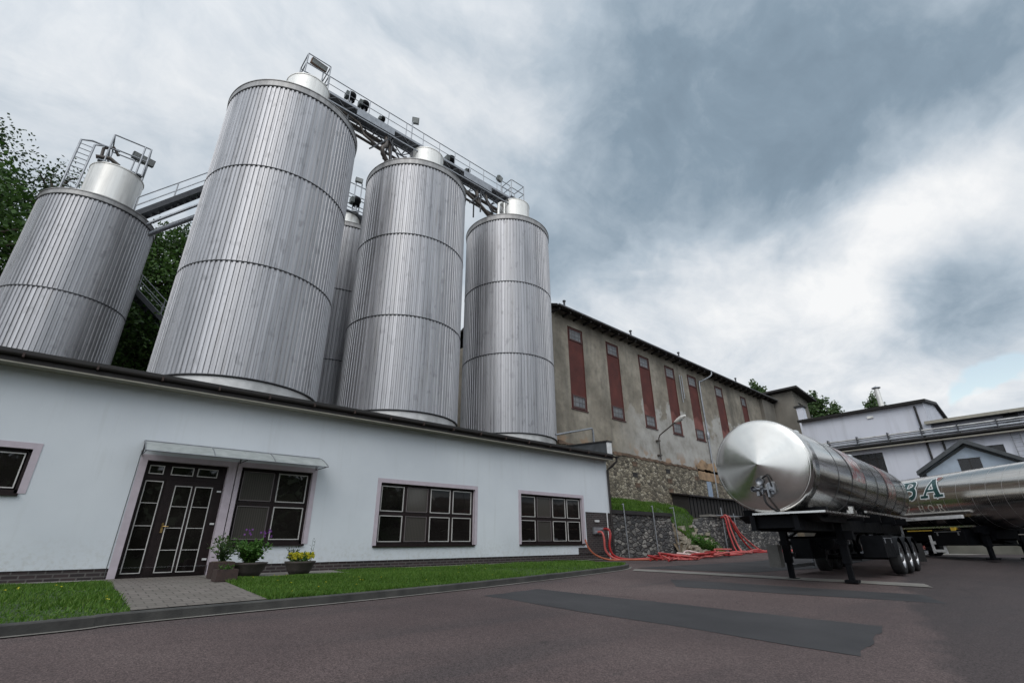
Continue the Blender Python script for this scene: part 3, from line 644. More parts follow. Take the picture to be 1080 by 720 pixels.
herb('tall_weed','thin wispy stem rising behind the yellow flowers',(4.72,12.55,z1),.75,.10,30,M['leafdark'],(.03,.05),stems=2)
herb('dark_plant','dark reddish tuft behind the yellow flowers',(4.30,12.46,z1+.22),.34,.16,140,M['leafdark'],(.04,.08),stems=8)
zb=lawnz(2.7,11.3)+.02
m=MB(); bx=thing('box_planter','small square brown brick planter on the paved path edge','planter',(2.62,11.1,zb))
m.box(2.44,2.80,10.92,11.28,zb,zb+.04); m.box(2.44,2.80,10.92,10.96,zb+.04,zb+.2); m.box(2.44,2.80,11.24,11.28,zb+.04,zb+.2); m.box(2.44,2.48,10.96,11.24,zb+.04,zb+.2); m.box(2.76,2.80,10.96,11.24,zb+.04,zb+.2); m.build('box',M['boxbrick'],bx)
MB().box(2.48,2.76,10.96,11.24,zb+.04,zb+.17).build('soil',M['earth'],bx)
herb('trailing_plant','low trailing plant in the small square brown planter',(2.62,11.1,zb+.16),.10,.18,160,M['leafmid'],(.03,.06),stems=8)
bx=thing('tall_planter','taller brown brick planter box behind the square one','planter',(2.78,12.2,z1))
MB().box(2.58,2.98,12.0,12.4,z1,z1+.30).build('box',M['boxbrick'],bx); MB().box(2.61,2.95,12.03,12.37,z1+.3,z1+.31).build('soil',M['earth'],bx)
herb('leafy_shrub','loose grey green shrub in the taller box nearest the door',(2.78,12.2,z1+.3),.52,.36,420,M['leafpale'],(.05,.10),stems=22)

# ------------------------------------------------------------------ storage tanks
def tank(label,cx,cy,r,zb,seams,zt,nribs,neck,group='tall corrugated steel storage tanks'):
    t_=thing('storage_tank',label,'storage tank',(cx,cy,0),0,group)
    zs=[zb]+seams; d=.036
    for i in range(len(zs)-1):
        z0,z1_=zs[i]+.004,zs[i+1]-.004; rnd=random.Random(int(cx*10)+i); ph=rnd.random()*.03
        ring=[]
        for k in range(nribs):
            a0=2*PI*k/nribs+ph; st=2*PI/nribs
            jr=rnd.gauss(0,.0015)
            for f_,rr in ((0,r+jr),(.44,r+jr),(.54,r-d),(.90,r-d)): ring.append((rr*cos(a0+f_*st),rr*sin(a0+f_*st)))
        m=MB(); n=len(ring); vs=[(cx+x,cy+y,z) for z in (z0,z1_) for x,y in ring]
        m.add(vs,[(k,(k+1)%n,n+(k+1)%n,n+k) for k in range(n)]); m.build('corrugated_shell',M['corr'],t_,fix=False)
    for z in zs:
        m=MB(); m.lathe([(r-.06,z-.022),(r+.012,z-.022),(r+.012,z+.022),(r-.06,z+.022)],96,(cx,cy)); m.build('seam_band',M['seam'],t_)
    # top rim sheet, rounded shoulder and conical roof
    m=MB(); m.lathe([(r-.05,seams[-1]+.03),(r+.025,seams[-1]+.03)],128,(cx,cy)); m.lathe([(r+.025,seams[-1]+.03),(r+.025,zt-.04)],128,(cx,cy)); m.lathe([(r+.025,zt-.04),(r+.05,zt-.04),(r+.05,zt)],128,(cx,cy),smooth=False); m.lathe([(r+.05,zt),(r-.10,zt+.05)],128,(cx,cy)); m.build('top_rim',M['rim'],t_)
    nx,nr,nz=neck; 
    m=MB(); m.lathe([(r-.10,zt+.05),(nr*.95,zt+.75)],96,(cx,cy)); m.build('roof',M['rim'],t_)
    m=MB(); c2=(cx+nx[0],cy+nx[1]); m.lathe([(nr,zt+.2),(nr,nz)],64,c2); m.lathe([(nr,nz),(nr+.025,nz),(nr+.025,nz+.05)],64,c2,smooth=False); m.lathe([(nr+.025,nz+.05),(.01,nz+.14)],64,c2); m.build('neck',M['neck'],t_)
    m=MB(); m.lathe([(r-.06,-.3 if cy<27 else -.3),(r-.06,zb-.03)],96,(cx,cy)); m.build('base_skirt',M['skirt'],t_)
    return t_
tank('biggest and leftmost of the tall row, big steel tank with grey corrugated walls',4.03,20.97,3.0,6.02,[10.54,15.17,19.76],20.14,100,((.1,-.4),1.07,22.75))
tank('middle tank of the tall front row, its neck touching the gantry',11.21,20.96,2.93,6.02,[10.6,15.2,19.76],20.14,98,((.2,-.5),1.02,22.6))
tank('rightmost tall corrugated steel tank beside the old plastered factory',18.43,20.89,2.83,6.02,[10.55,15.2,19.76],20.14,96,((.3,-.4),1.08,22.7))
tank('shadowed tank standing behind, seen as a sliver between the two left tall tanks',10.3,28.85,2.92,5.9,[10.5,15.1,19.75],20.1,98,((-.5,-.6),.85,21.7),'tall corrugated steel storage tanks')
t1=tank('short corrugated steel tank at far left with wide polished neck and caged platform',-2.2,27.4,2.2,5.8,[10.39,14.99],15.28,84,((.05,-.1),1.08,17.75),'tall corrugated steel storage tanks')

# ------------------------------------------------------------------ gantry on the tank tops
def railing(par,a,b,h,npost,name='railing',r_=.028,mid=(.5,)):
    a=Vector(a);b=Vector(b); up=Vector((0,0,h)); m=MB(); m.tube(a+up,b+up,r_,6)
    for q in mid: m.tube(a+up*q,b+up*q,r_*.7,6)
    ra=m.build(name,M['galv'],par)
    for k in range(npost):
        p=a.lerp(b,k/(npost-1) if npost>1 else 0); MB().tube(p,p+up,r_*.95,6).build('post',M['galv'],ra)
    return ra
GY0,GY1=20.0,20.95; GZ=22.95
g=thing('tank_gantry','long galvanised gantry walkway bridging the tops of the three tall tanks','walkway',(3.6,20.4,GZ))
m=MB(); m.box(4.9,18.0,GY0+.05,GY1-.05,GZ-.03,GZ); m.build('deck',M['grating'],g)
m=MB()
for y in (GY0,GY1): m.box(4.4,18.2,y-.03,y+.03,GZ-.11,GZ+.05); m.box(4.9,18.0,y-.03,y+.03,GZ-.62,GZ-.55)
for k in range(14): x=4.9+k*1.0; m.box(x-.03,x+.03,GY0,GY1,GZ-.10,GZ-.035); m.box(x-.03,x+.03,GY0+.03,GY1-.03,GZ-.61,GZ-.56)
m.build('side_beam',M['galv'],g)
for y in (GY0,GY1):
    m=MB()
    for k in range(13):
        x=4.95+k*1.0; m.bar((x,y,GZ-.56),(x+.5,y,GZ-.1),.045); m.bar((x+.5,y,GZ-.1),(x+1.0,y,GZ-.56),.045)
    m.build('lattice_brace',M['dsteel'],g)
for x0,x1 in ((6.6,8.9),(13.9,16.2)):
    m=MB(); m.box(x0,x1,GY0-.06,GY0-.045,GZ-.50,GZ-.12); m.build('side_sheet',M['galv'],g)
for x in (6.2,8.9,10.2,13.1,15.4,17.5):
    m=MB(); 
    for y in (GY0+.1,GY1-.1): m.tube((x,y,GZ-.6),(x,y,20.5),.05,8)
    m.bar((x,GY0+.1,21.2),(x,GY1-.1,22.2),.05); m.build('support_leg',M['dsteel'],g)
m=MB()
for (x,s_) in ((8.9,-1),(8.4,1),(15.8,-1),(15.2,1)): m.bar((x,GY0+.05,GZ-.5),(x+s_*1.3,GY0+.05,20.7),.07)
m.build('diagonal_strut',M['dsteel'],g)
railing(g,(4.9,GY0,GZ),(17.9,GY0,GZ),1.05,12); railing(g,(4.9,GY1,GZ),(17.9,GY1,GZ),1.05,12)
def cage(x0,x1,y0,y1,z,h,nm='end_cage'):
    m=MB(); m.box(x0,x1,y0,y1,z-.04,z); c=m.build('cage_floor',M['grating'],g)
    m=MB(); P=[(x0,y0),(x1,y0),(x1,y1),(x0,y1)]
    for i in range(4):
        a,b=P[i],P[(i+1)%4]
        for hh in (h,h*.5): m.tube((*a,z+hh),(*b,z+hh),.03,6)
        m.tube((*a,z),(*a,z+h),.035,6)
        mid_=((a[0]+b[0])/2,(a[1]+b[1])/2)
    m.build(nm,M['galv'],g)
cage(3.65,4.85,20.0,21.2,23.3,1.4); cage(18.05,19.25,20.0,21.0,23.25,1.4)
MB().bar((3.7,20.0,23.3),(3.5,19.95,22.5),.07).build('ladder_stile',M['galv'],g)
# pipework slung under and behind the gantry
def pipes(name,label,paths,mat=M['galv'],cat='pipe'):
    a=paths[0][0][0]; t_=thing(name,label,cat,a)
    for i,(pts,r_) in enumerate(paths): m=MB(); m.path(pts,r_,10); m.build('pipe_run',mat,t_)
    return t_
pipes('pipework','dark bent pipes under the gantry between the biggest and middle tanks',[
 ([(5.6,20.3,22.5),(6.9,20.2,22.2),(7.2,20.1,21.5),(8.4,20.1,21.1),(8.6,20.4,20.9),(9.6,20.6,20.75)],.075),
 ([(4.9,20.6,22.3),(9.4,20.6,22.1)],.11),([(4.9,20.9,22.1),(10.4,20.9,21.8)],.08),
 ([(8.55,20.2,22.3),(8.55,20.1,21.6),(8.3,20.0,21.2),(8.4,20.1,20.9),(8.9,20.3,20.6)],.13),
 ([(8.85,20.35,22.4),(8.85,20.2,21.4),(9.1,20.4,20.7)],.09)],M['pipe'])
pipes('pipework','tangle of pipes under the gantry between the middle and rightmost tanks',[
 ([(12.2,20.6,22.1),(17.4,20.6,21.9)],.11),([(12.2,20.9,21.8),(17.4,20.9,21.6)],.08),
 ([(15.2,20.3,22.2),(15.3,20.2,21.2),(16.2,20.3,20.8),(17.2,20.6,20.7)],.13),
 ([(15.9,20.2,22.2),(16.0,20.1,21.5),(16.6,20.2,21.2),(17.2,20.4,21.5)],.08),
 ([(14.1,20.2,21.6),(15.4,20.1,21.0),(16.8,20.3,20.6)],.10)],M['pipe'])
pipes('pipework','pale pipe elbow beside the rightmost tank neck',[([(16.9,20.1,20.6),(16.9,20.0,21.9),(17.2,20.1,22.2),(17.7,20.4,22.2)],.09),([(17.3,19.9,20.5),(17.3,19.9,22.1)],.06)],M['neck'])
def floodlight(label,p,size,aim,post=None,mat='lamp'):
    t_=thing('floodlight',label,'floodlight',p); a=Vector(aim).normalized()
    q=a.to_track_quat('-Y','Z').to_matrix(); w_,d_,h_=size
    def tr(v): return Vector(p)+q@Vector(v)
    def bx(x0,x1,y0,y1,z0,z1,nm,mt):
        m=MB(); m.box(x0,x1,y0,y1,z0,z1); m.v=[tuple(tr(v)) for v in m.v]; return m.build(nm,mt,t_)
    bx(-w_/2,w_/2,-d_/2,d_/2,-h_/2,h_/2,'housing',M[mat]); bx(-w_/2+.03,w_/2-.03,-d_/2-.012,-d_/2-.002,-h_/2+.03,h_/2-.03,'lens',M['lampglass'])
    m=MB()
    for k in range(5): x=-w_/2+.05+(w_-.1)*k/4; m.box(x-.008,x+.008,d_/2,d_/2+.05,-h_/2+.03,h_/2-.03)
    m.v=[tuple(tr(v)) for v in m.v]; m.build('cooling_fins',M[mat],t_)
    if post: m=MB(); m.tube(post,(post[0],post[1],p[2]-.02),.035,8); m.build('post',M['galv'],t_)
floodlight('grey floodlight on a tall post halfway along the gantry, above its handrail',(10.15,19.95,24.52),(.42,.2,.36),(-.5,-1,-.5),(10.0,20.0,22.95))
floodlight('rusty brown floodlight inside the cage at the upper left gantry end',(4.3,20.25,24.6),(.85,.24,.30),(.1,-1,-.5),(4.6,20.3,23.3),'rustlamp')
floodlight('small dark floodlight above the gantry rail near the rightmost tank',(16.9,19.95,24.0),(.42,.22,.34),(.3,-1,-.5),(17.1,20.0,22.95))
floodlight('grey floodlight on the platform above the short far left tank',(-1.45,27.0,19.2),(.95,.3,.36),(.2,-1,-.4),(-1.75,26.95,17.8))
def valve(label,p,s=1,n=2):
    t_=thing('motor_valve',label,'valve',p)
    m=MB(); m.lathe([(.01,-.16*s),(.13*s,-.16*s),(.13*s,.0),(.16*s,.02*s),(.16*s,.16*s),(.10*s,.22*s),(.01,.22*s)],20,(0,0)); m.build('motor',M['black'],t_,local=True)
    m=MB(); m.tube((0,0,-.16*s),(0,0,-.5*s),.05*s,8); m.lathe([(.12*s,-.5*s),(.12*s,-.44*s),(.01,-.44*s)],16,(0,0)); m.build('valve_stem',M['galv'],t_,local=True)
    m=MB(); m.box(-.24*s,-.12*s,-.12*s,.12*s,-.12*s,.12*s); m.build('junction_box',M['lamp'],t_,local=True)
valve('left of two black motor valves at the gantry upper end',(6.35,20.5,24.0),1.5); valve('right of two black motor valves at the gantry upper end',(7.15,20.5,23.95),1.5)
valve('black motor valve on the gantry just right of the middle tank neck',(13.2,20.5,23.65),1.7)
valve('small motor valve nearest the rightmost tank on the gantry deck',(14.6,20.5,23.6),1.0); valve('small rust marked valve midway between the gantry motors and post lamp',(8.3,20.5,23.7),1.0)
# far left tank platform
tp=thing('tank_platform','small caged platform with ladder on the short left tank neck','platform',(-2.15,27.3,17.85))
MB().box(-3.0,-1.25,26.4,27.9,17.84,17.9).build('deck',M['grating'],tp)
m=MB(); P=[(-2.75,26.4),(-1.25,26.4),(-1.25,27.9),(-2.75,27.9)]
for i in range(4):
    a,b=P[i],P[(i+1)%4]
    for hh in (1.65,.85): m.tube((*a,17.9+hh),(*b,17.9+hh),.035,6)
m.build('railing',M['galv'],tp)
for p in P+[(-1.5,26.4)]: MB().tube((*p,17.8),(*p,19.55),.04,6).build('post',M['galv'],tp)
m=MB(); 
for x in (-3.75,-3.25): m.path([(x,26.2,15.3),(x,26.2,18.4),(x+.35,26.4,18.7),(x+.9,26.4,18.7)],.045,6)
for k in range(11): m.tube((-3.75,26.2,15.5+k*.27),(-3.25,26.2,15.5+k*.27),.02,5)
m.build('ladder',M['galv'],tp)
pipes('bent_pipe','dark bent pipe with open end atop the short left tank',[([(-2.9,26.6,17.8),(-2.95,26.5,18.6),(-2.6,26.4,18.8),(-2.35,26.5,18.5)],.07),([(-3.1,26.5,18.0),(-2.6,26.45,18.15),(-2.2,26.5,17.95)],.1)],M['pipe'])
# stair between the far left tank and the big tank
def stair(name,label,a,b,wid,nst,rh=1.05,extra=True):
    a=Vector(a); b=Vector(b); t_=thing(name,label,'stair',a); W2=Vector((0,wid,0))
    m=MB(); m.bar(a,b,.05,.24); m.bar(a+W2,b+W2,.05,.24); m.build('stringer',M['dsteel'],t_)
    for k in range(nst):
        p=a.lerp(b,(k+.5)/nst); MB().box(p.x-.14,p.x+.14,p.y+.02,p.y+wid-.02,p.z-.015,p.z+.02).build('tread',M['grating'],t_)
    railing(t_,a,b,rh,4); railing(t_,a+W2,b+W2,rh,4); return t_
stair('steel_stair','steel stair climbing from the short left tank towards the big tank',(-1.1,26.0,15.25),(2.9,26.0,20.3),.8,18)
pipes('pipe_pair','two pale pipes running below the upper steel stair',[([(-.9,26.1,14.55),(2.2,26.1,18.3)],.07),([(-.9,26.5,14.1),(2.4,26.5,17.9)],.13)])
m=MB(); s2=stair('hillside_stair','pale steel stair descending in the gap among the trees',(-1.2,30.0,14.2),(2.6,30.0,11.0),.8,14)
m.tube((2.6,30.0,10.9),(2.6,30.0,.1),.06,8); m.tube((-1.2,30.4,14.1),(-1.2,30.4,.1),.06,8); m.build('support_post',M['dsteel'],s2)
# platform on the hidden rear tank
rp_=thing('rear_platform','small railed platform glimpsed on the shadowed rear tank','platform',(10.0,27.9,21.9))
MB().box(9.2,11.2,27.3,28.4,21.85,21.92).build('deck',M['grating'],rp_)
m=MB()
for y in (27.3,28.4):
    for h_ in (.55,1.1,2.3): m.tube((9.2,y,21.9+h_),(11.2,y,21.9+h_),.035,6)
m.build('railing',M['galv'],rp_)
for x in (9.25,9.75,10.2,10.7): MB().tube((x,27.3,21.9),(x,27.3,24.5),.045,6).build('post',M['galv'],rp_)
valve('dark valve on the rear platform between the two left tall tanks',(9.9,27.1,22.6),1.8)
floodlight('dark lamp hanging above the rear platform',(9.9,27.2,24.6),(.5,.25,.3),(-.2,-1,-.3),None)

# ------------------------------------------------------------------ old plastered factory
FY=20.1; FX0,FX1=21.75,58.3; FT=15.55
of=thing('old_factory','old stained factory with red brown window strips and rubble stone base','building',(FX0,FY,0))
wx=[(23.3,24.9),(27.6,29.15),(31.8,33.35),(35.7,37.25),(39.45,41.05),(44.6,46.2),(50.2,51.5)]
fh=[(a,b,8.8 if a<43 else 7.9,14.75) for a,b in wx]
m=MB(); wallgrid(m,FX0,FX1,6.2,FT+.3,fh,FY,.0); m.quad((FX0,FY,0),(FX0,34,0),(FX0,34,FT+.3),(FX0,FY,FT+.3)); m.quad((FX1,FY,0),(FX1,34,0),(FX1,34,FT+.3),(FX1,FY,FT+.3)); m.quad((FX0,34,0),(FX1,34,0),(FX1,34,FT+.3),(FX0,34,FT+.3))
m.build('wall',M['oldplaster'],of,fix=False)
m=MB(); rnd=random.Random(4)
# stone base with an uneven top ledge
x=FX0; pts=[]
while x<FX1: pts.append((x,6.35-.012*(x-FX0)+rnd.uniform(-.08,.08))); x+=.45
pts.append((FX1,6.0))
poly=[(FX0,-.2)]+[(FX1,-.2)]+pts[::-1]
m.prism(poly,FY-.10,FY+.02,'xz'); sbase=m.build('stone_base',M['rubble'],of)
m=MB(); x=FX0; up=[];lo=[]
while x<FX1-.3:
    z=6.36-.012*(x-FX0); up.append((x,z+rnd.uniform(.03,.16))); lo.append((x,z-rnd.uniform(.02,.13))); x+=rnd.uniform(.12,.4)
m.prism(lo+up[::-1],FY-.15,FY-.04,'xz')
m.build('broken_ledge',M['rust'],sbase)
for (x,z) in ((29.6,5.75),(29.5,5.0),(29.7,4.3),(33.9,5.6),(34.0,4.9),(34.0,4.2),(38.2,5.4)):
    m=MB(); m.box(x-.28,x+.28,FY-.125,FY-.09,z-.12,z+.12); m.box(x-.34,x+.34,FY-.14,FY-.11,z+.12,z+.18); m.build('pocket_shade_block',M['rust'] if rnd.random()<.5 else M['roofdark'],sbase)  # raised dark blocks, their colour standing in for the shade of wall holes
for (a,b,z0,z1_) in fh:
    m=MB(); y=FY+.06; m.quad((a,y,z0),(b,y,z0),(b,y,z1_),(a,y,z1_)); 
    for q in ((a,z0,a,z1_),(b,z0,b,z1_),(a,z1_,b,z1_),(a,z0,b,z0)): m.quad((q[0],FY,q[1]),(q[2],FY,q[3]),(q[2],y,q[3]),(q[0],y,q[1]))
    wi=m.build('window_strip',M['redinfill'],of,fix=False)
    for (u0,u1) in ((z0+.08,z0+.98),(z1_-1.0,z1_-.1)):
        m=MB(); f=.09; y=FY+.01; a2,b2=a+.16,b-.10
        m.box(a2,b2,y,y+.045,u0,u0+f); m.box(a2,b2,y,y+.045,u1-f,u1); m.box(a2,a2+f,y+.002,y+.045,u0+f,u1-f); m.box(b2-f,b2,y+.002,y+.045,u0+f,u1-f); fr=m.build('window_frame',M['redframe'],wi)
        m=MB(); m.quad((a2+f,y+.03,u0+f),(b2-f,y+.03,u0+f),(b2-f,y+.03,u1-f),(a2+f,y+.03,u1-f)); m.build('pane',M['dustglass'],fr,fix=False)
    m=MB(); m.box(a-.05,b+.05,FY-.06,FY+.05,z0-.07,z0); m.build('sill',M['redframe'],wi)
# roof with eaves
m=MB(); m.prism([(FY-.78,FT-.12),(27,18.6),(34.7,FT-.1),(34.7,FT+.08),(27,18.8),(FY-.80,FT+.04)],FX0-.25,FX1+.1,'yz'); rf=m.build('roof',M['roofdark'],of)
m=MB(); x=FX0
while x<FX1: MB().box(x,x+.12,FY-.74,FY+.0,FT-.28,FT-.14).build('rafter_end',M['fascia'],rf); x+=1.1
pass
prof=[(FY-.88+.085*cos(a),FT+.0+.085*sin(a)) for a in [PI+PI*k/8 for k in range(9)]]
m=MB()
for k in range(8):
    (a0,b0),(a1,b1)=prof[k],prof[k+1]; m.quad((FX0-.25,a0,b0),(FX1,a0,b0),(FX1,a1,b1),(FX0-.25,a1,b1))
m.build('gutter',M['galv'],of,fix=False)
m=MB(); m.path(smooth_pts([(42.6,FY-.88,FT-.05),(42.5,FY-.8,FT-.5),(41.6,FY-.2,FT-1.1),(41.35,FY-.12,FT-1.5),(41.35,FY-.12,9.3)],4)+[Vector((41.3,FY-.12,6.6)),Vector((41.3,FY-.12,3.3))],.075,8); m.lathe([(.13,9.1),(.15,9.3),(.15,9.6),(.08,9.7)],12,(41.35,FY-.14)); m.build('downpipe',M['galv'],of)
m=MB(); m.tube((37.9,FY-.10,14.3),(37.9,FY-.10,11.8),.04,6); m.tube((38.25,FY-.10,14.3),(38.25,FY-.10,12.2),.04,6); m.build('thin_pipe',M['galv'],of)
for x in (22.5,30.3,37.5,48.6):
    m=MB(); m.tube((x,FY-.55,FT+.1),(x,FY-.55,FT+.62),.07,8); m.lathe([(.12,FT+.60),(.12,FT+.66),(.01,FT+.74)],12,(x,FY-.55)); m.build('roof_vent_pipe',M['dsteel'],rf)
MB().box(55.0,58.29,FY-.35,FY+.0,0,FT-.3).build('wall_pier',M['towerplaster'],of)
m=MB(); m.box(39.7,40.4,FY-.17,FY-.11,4.0,5.3); m.build('blue_side_door',M['door_blue'],of)
m=MB(); m.prism([(38.6,5.4),(41.9,5.3),(42.1,6.1),(41.6,7.0),(40.4,6.8),(39.5,7.1),(38.5,6.5)],FY-.15,FY-.105); m.build('bare_brick_patch',M['bare'],of)
# wall lamp
wl=thing('wall_lamp','curved arm street lamp bracketed to the stained factory wall','lamp',(33.0,FY,6.7))
m=MB(); m.path([(33.0,FY-.2,6.4),(33.0,FY-.22,8.0),(33.0,FY-.35,8.25),(33.0,18.2,9.05)],.05,8); m.build('arm',M['pipe'],wl)
for z in (6.75,7.85): MB().box(32.86,33.14,FY-.27,FY+.0,z-.05,z+.05).build('bracket',M['pipe'],wl)
m=MB(); m.path([(33.0,18.35,9.02),(33.0,18.1,9.10),(33.0,17.7,9.28),(33.0,17.4,9.34)],[.07,.15,.16,.05],10); m.build('lamp_head',M['neck'],wl)
m=MB(); m.path([(33.0,18.0,9.05),(33.0,17.7,9.17)],[.12,.12],10); m.build('diffuser',M['lampglass'],wl)
# pipe rail by the right hand tank
pipes('vent_pipe','thin horizontal pipe with bright elbow above the brewery roof end',[([(18.3,17.0,5.85),(21.3,17.0,6.62),(21.4,17.0,6.5),(21.4,17.0,4.2),(21.4,17.0,0)],.055)],M['galv'])

# ------------------------------------------------------------------ stair tower at the factory's far end
tw=thing('stair_tower','square grey rendered tower with overhanging flat roof at the factory end','tower',(60.5,18.9,0))
TX0,TX1,TY0,TY1,TZ=58.4,62.8,17.6,22.4,16.35
m=MB(); wallgrid(m,TX0,TX1,0,TZ,[(59.6,60.6,13.2,15.2)],TY0,.25); m.quad((TX0,TY0,0),(TX0,TY1,0),(TX0,TY1,TZ),(TX0,TY0,TZ)); m.quad((TX1,TY0,0),(TX1,TY1,0),(TX1,TY1,TZ),(TX1,TY0,TZ)); m.quad((TX0,TY1,0),(TX1,TY1,0),(TX1,TY1,TZ),(TX0,TY1,TZ)); m.build('wall',M['towerplaster'],tw,fix=False)
m=MB(); m.prism([(TX0-.7,TZ+.1),(TX1+.9,TZ-.45),(TX1+.9,TZ-.25),(TX0-.7,TZ+.32)],TY0-.8,TY1+.4,'xz'); m.build('roof',M['roofdark'],tw)
m=MB(); m.box(59.62,60.58,TY0+.1,TY0+.16,13.2,15.2); f=m.build('window',M['blackwin'],tw); MB().box(59.9,60.3,TY0+.07,TY0+.095,13.5,14.9).build('pane',M['dustglass'],f)

# ------------------------------------------------------------------ retaining walls, bank, shed
RY=13.62
rw=thing('retaining_wall','grey stone retaining wall with dark coping right of the white building','wall',(20.4,RY,0))
m=MB(); m.prism([(17.75,-.2),(23.2,-.2),(22.9,.9),(22.75,1.8),(17.75,1.8)],RY,RY+.5,'xz'); m.build('stonework',M['greystone'],rw)
MB().box(17.72,22.85,RY-.08,RY+.55,1.8,1.96).build('coping',M['roofdark'],rw)
for i,(x,lb) in enumerate(((18.75,'leftmost'),(21.05,'middle'),(22.92,'rightmost'))):
    t_=thing('wall_post',f'{lb} of three thin pale posts leaning on the grey retaining wall','post',(x,RY-.12,0),group='thin posts along the retaining wall')
    m=MB(); m.tube((x+.06,RY-.14,.02),(x,RY-.12,2.25),.028,8); m.build('post',M['galv'],t_)
    m=MB(); m.tube((x-.35 if i==2 else x-.1,RY-.12,2.2),(x+.03,RY-.12,2.22),.022,6); m.build('top_bracket',M['galv'],t_)
# grass bank
def bankz(x,y):
    a=min(max((y-14.0)/6.0,0),1); top=1.92+1.25*a
    if x>22.6:
        k=min(1,(x-22.6)/3.6); front=max(0,1-(y-14.0)/2.2); top=top*(1-k*front)+.05
    return top+.06*math.sin(x*2.1+y)+.05*math.sin(x*5+y*3)
m=sheet([17.75+.3*i for i in range(38)],[14.0+.3*i for i in range(21)],bankz)
tag(m.build('grass_bank',M['lawn'],loc=(0,0,0),fix=False),kind='structure')
m=MB(); 
tag(sheet([22.7+.25*i for i in range(24)],[13.3+.25*i for i in range(5)],lambda x,y: max(-.1,(bankz(x,14.0))*(1-(14.3-y)*1.0)) if y<14.05 else bankz(x,y)+.01).build('rubble_slope',M['earth'],loc=(0,0,0),fix=False),kind='structure')
blades('bank_grass','green grass covering the bank above the grey stone wall',52000,lambda r:(lambda x,y:(x,y) if (x<23 or r.random()<.35 or y>16) else None)(r.uniform(17.8,29),14.0+r.random()**1.6*6),bankz,(.06,.20),wd=(.010,.022))
rnd=random.Random(11); m=MB()
def rock(m,c,s,rnd):
    vs=[]; 
    for k in range(2):
        for j in range(6):
            a=j*PI/3+rnd.uniform(-.2,.2); vs.append((c[0]+s*cos(a)*rnd.uniform(.7,1.1),c[1]+s*sin(a)*rnd.uniform(.6,1),c[2]+(k-.4)*s*rnd.uniform(.7,1.1)))
    m.add(vs,[(0,5,4,3,2,1),(6,7,8,9,10,11)]+[(j,(j+1)%6,6+(j+1)%6,6+j) for j in range(6)])
for k in range(320):
    x=rnd.uniform(22.9,27.2); y=rnd.uniform(13.2,15.2); rock(m,(x,y,max(0,bankz(x,14)*(1-max(0,14.2-y)))+.03),rnd.uniform(.05,.20),rnd)
for k in range(26):
    x=rnd.uniform(24.5,28.8); y=rnd.uniform(14.2,15.4); rock(m,(x,y,bankz(x,y)+.08),rnd.uniform(.12,.30),rnd)
tag(m.build('loose_rubble',M['rock'],loc=(24.5,14,0)),'loose broken stones tumbled between the two stone walls','rubble',kind='stuff')
for i,(x,y,h_,lb) in enumerate(((25.3,13.7,.8,'leafy weed clump growing among the fallen stones'),(26.6,13.9,.65,'bright green weed clump beside the red hoses by the dark stone wall'))):
    herb('weed_clump',lb,(x,y,max(.02,bankz(x,14)*.25)),h_,.75,900,M['leafherb'],(.10,.2),stems=30)
rw2=thing('dark_stone_wall','dark grey stone wall behind the red hoses and the first tanker','wall',(35,15,0))
m=MB(); m.prism([(27.6,-.2),(43,-.2),(43,2.05),(29.5,2.02),(28.4,1.9),(27.9,1.2)],15.0,15.5,'xz'); m.build('stonework',M['greystone'],rw2)
MB().box(29.3,43,14.9,15.55,2.05,2.17).build('coping',M['concrete'],rw2)
MB().box(31.4,32.2,14.86,14.99,0,1.9).build('wall_pier',M['roofdark'],rw2)
sh=thing('lean_to_shed','low black lean-to shed on the bank beside the first tanker','shed',(40,19,2))
m=MB(); m.prism([(18.7,2.0),(20,2.0),(20,3.95),(18.7,3.72)],34.0,47,'yz'); m.build('wall',M['roofdark'],sh)
m=MB(); m.prism([(18.4,3.72),(20,4.0),(20,4.08),(18.4,3.82)],33.7,47.3,'yz'); m.build('roof',M['fascia'],sh)
m=MB()
for k in range(24): x=34.1+k*.52; m.box(x,x+.04,18.66,18.7,2.0,3.7)
m.build('board_batten',M['black'],sh)
MB().box(29.4,46,15.5,FY,-.1,2.0).build('terrace_fill',M['earth'])
bpy.data.objects['terrace_fill']['kind']='structure'
# cross pipe holding the hose risers
pipes('hose_rack','thin grey standpipe rack holding red hoses on the dark stone wall',[([(30.6,14.75,0.05),(30.6,14.75,2.6)],.03),([(32.2,14.75,0.05),(32.2,14.75,2.3)],.03),([(29.9,14.75,2.12),(34.2,14.75,2.12)],.035)],M['galv'],'pipe rack')

# ------------------------------------------------------------------ tanker trailers
def wheel(par,x,y,side):
    m=MB(); c=(y,.5); r=.5; w_=.32
    prof=[(.30,-w_/2),(.44,-w_/2),(.485,-w_/2+.03),(.50,-w_/2+.07),(.50,w_/2-.07),(.485,w_/2-.03),(.44,w_/2),(.30,w_/2)]
    m.lathe([(p[0],y+p[1]) for p in prof],40,(x,.5),'y')
    for g_ in (-.07,0,.07): m.lathe([(.503,y+g_-.008),(.503,y+g_+.008)],40,(x,.5),'y')
    wh=thingless('wheel',M['rubber'],m,par)
    m=MB(); s=side; m.lathe([(.30,y+s*.15),(.29,y+s*.12),(.26,y+s*.05),(.14,y+s*.02),(.13,y+s*.13),(.09,y+s*.17),(.01,y+s*.175)],32,(x,.5),'y'); m.lathe([(.30,y+s*.15),(.315,y+s*.165),(.30,y-s*.15)],32,(x,.5),'y')
    m.build('rim',M['rimsteel'],wh,local=True)
    m=MB()
    for k in range(10):
        a=2*PI*k/10; m.lathe([(.016,y+s*.02),(.016,y+s*.05),(.001,y+s*.055)],6,(x+.2*cos(a),.5+.2*sin(a)),'y')
    m.build('wheel_nut',M['galv'],wh,local=True)
def thingless(name,mat,m,par): return m.build(name,mat,par,local=True)
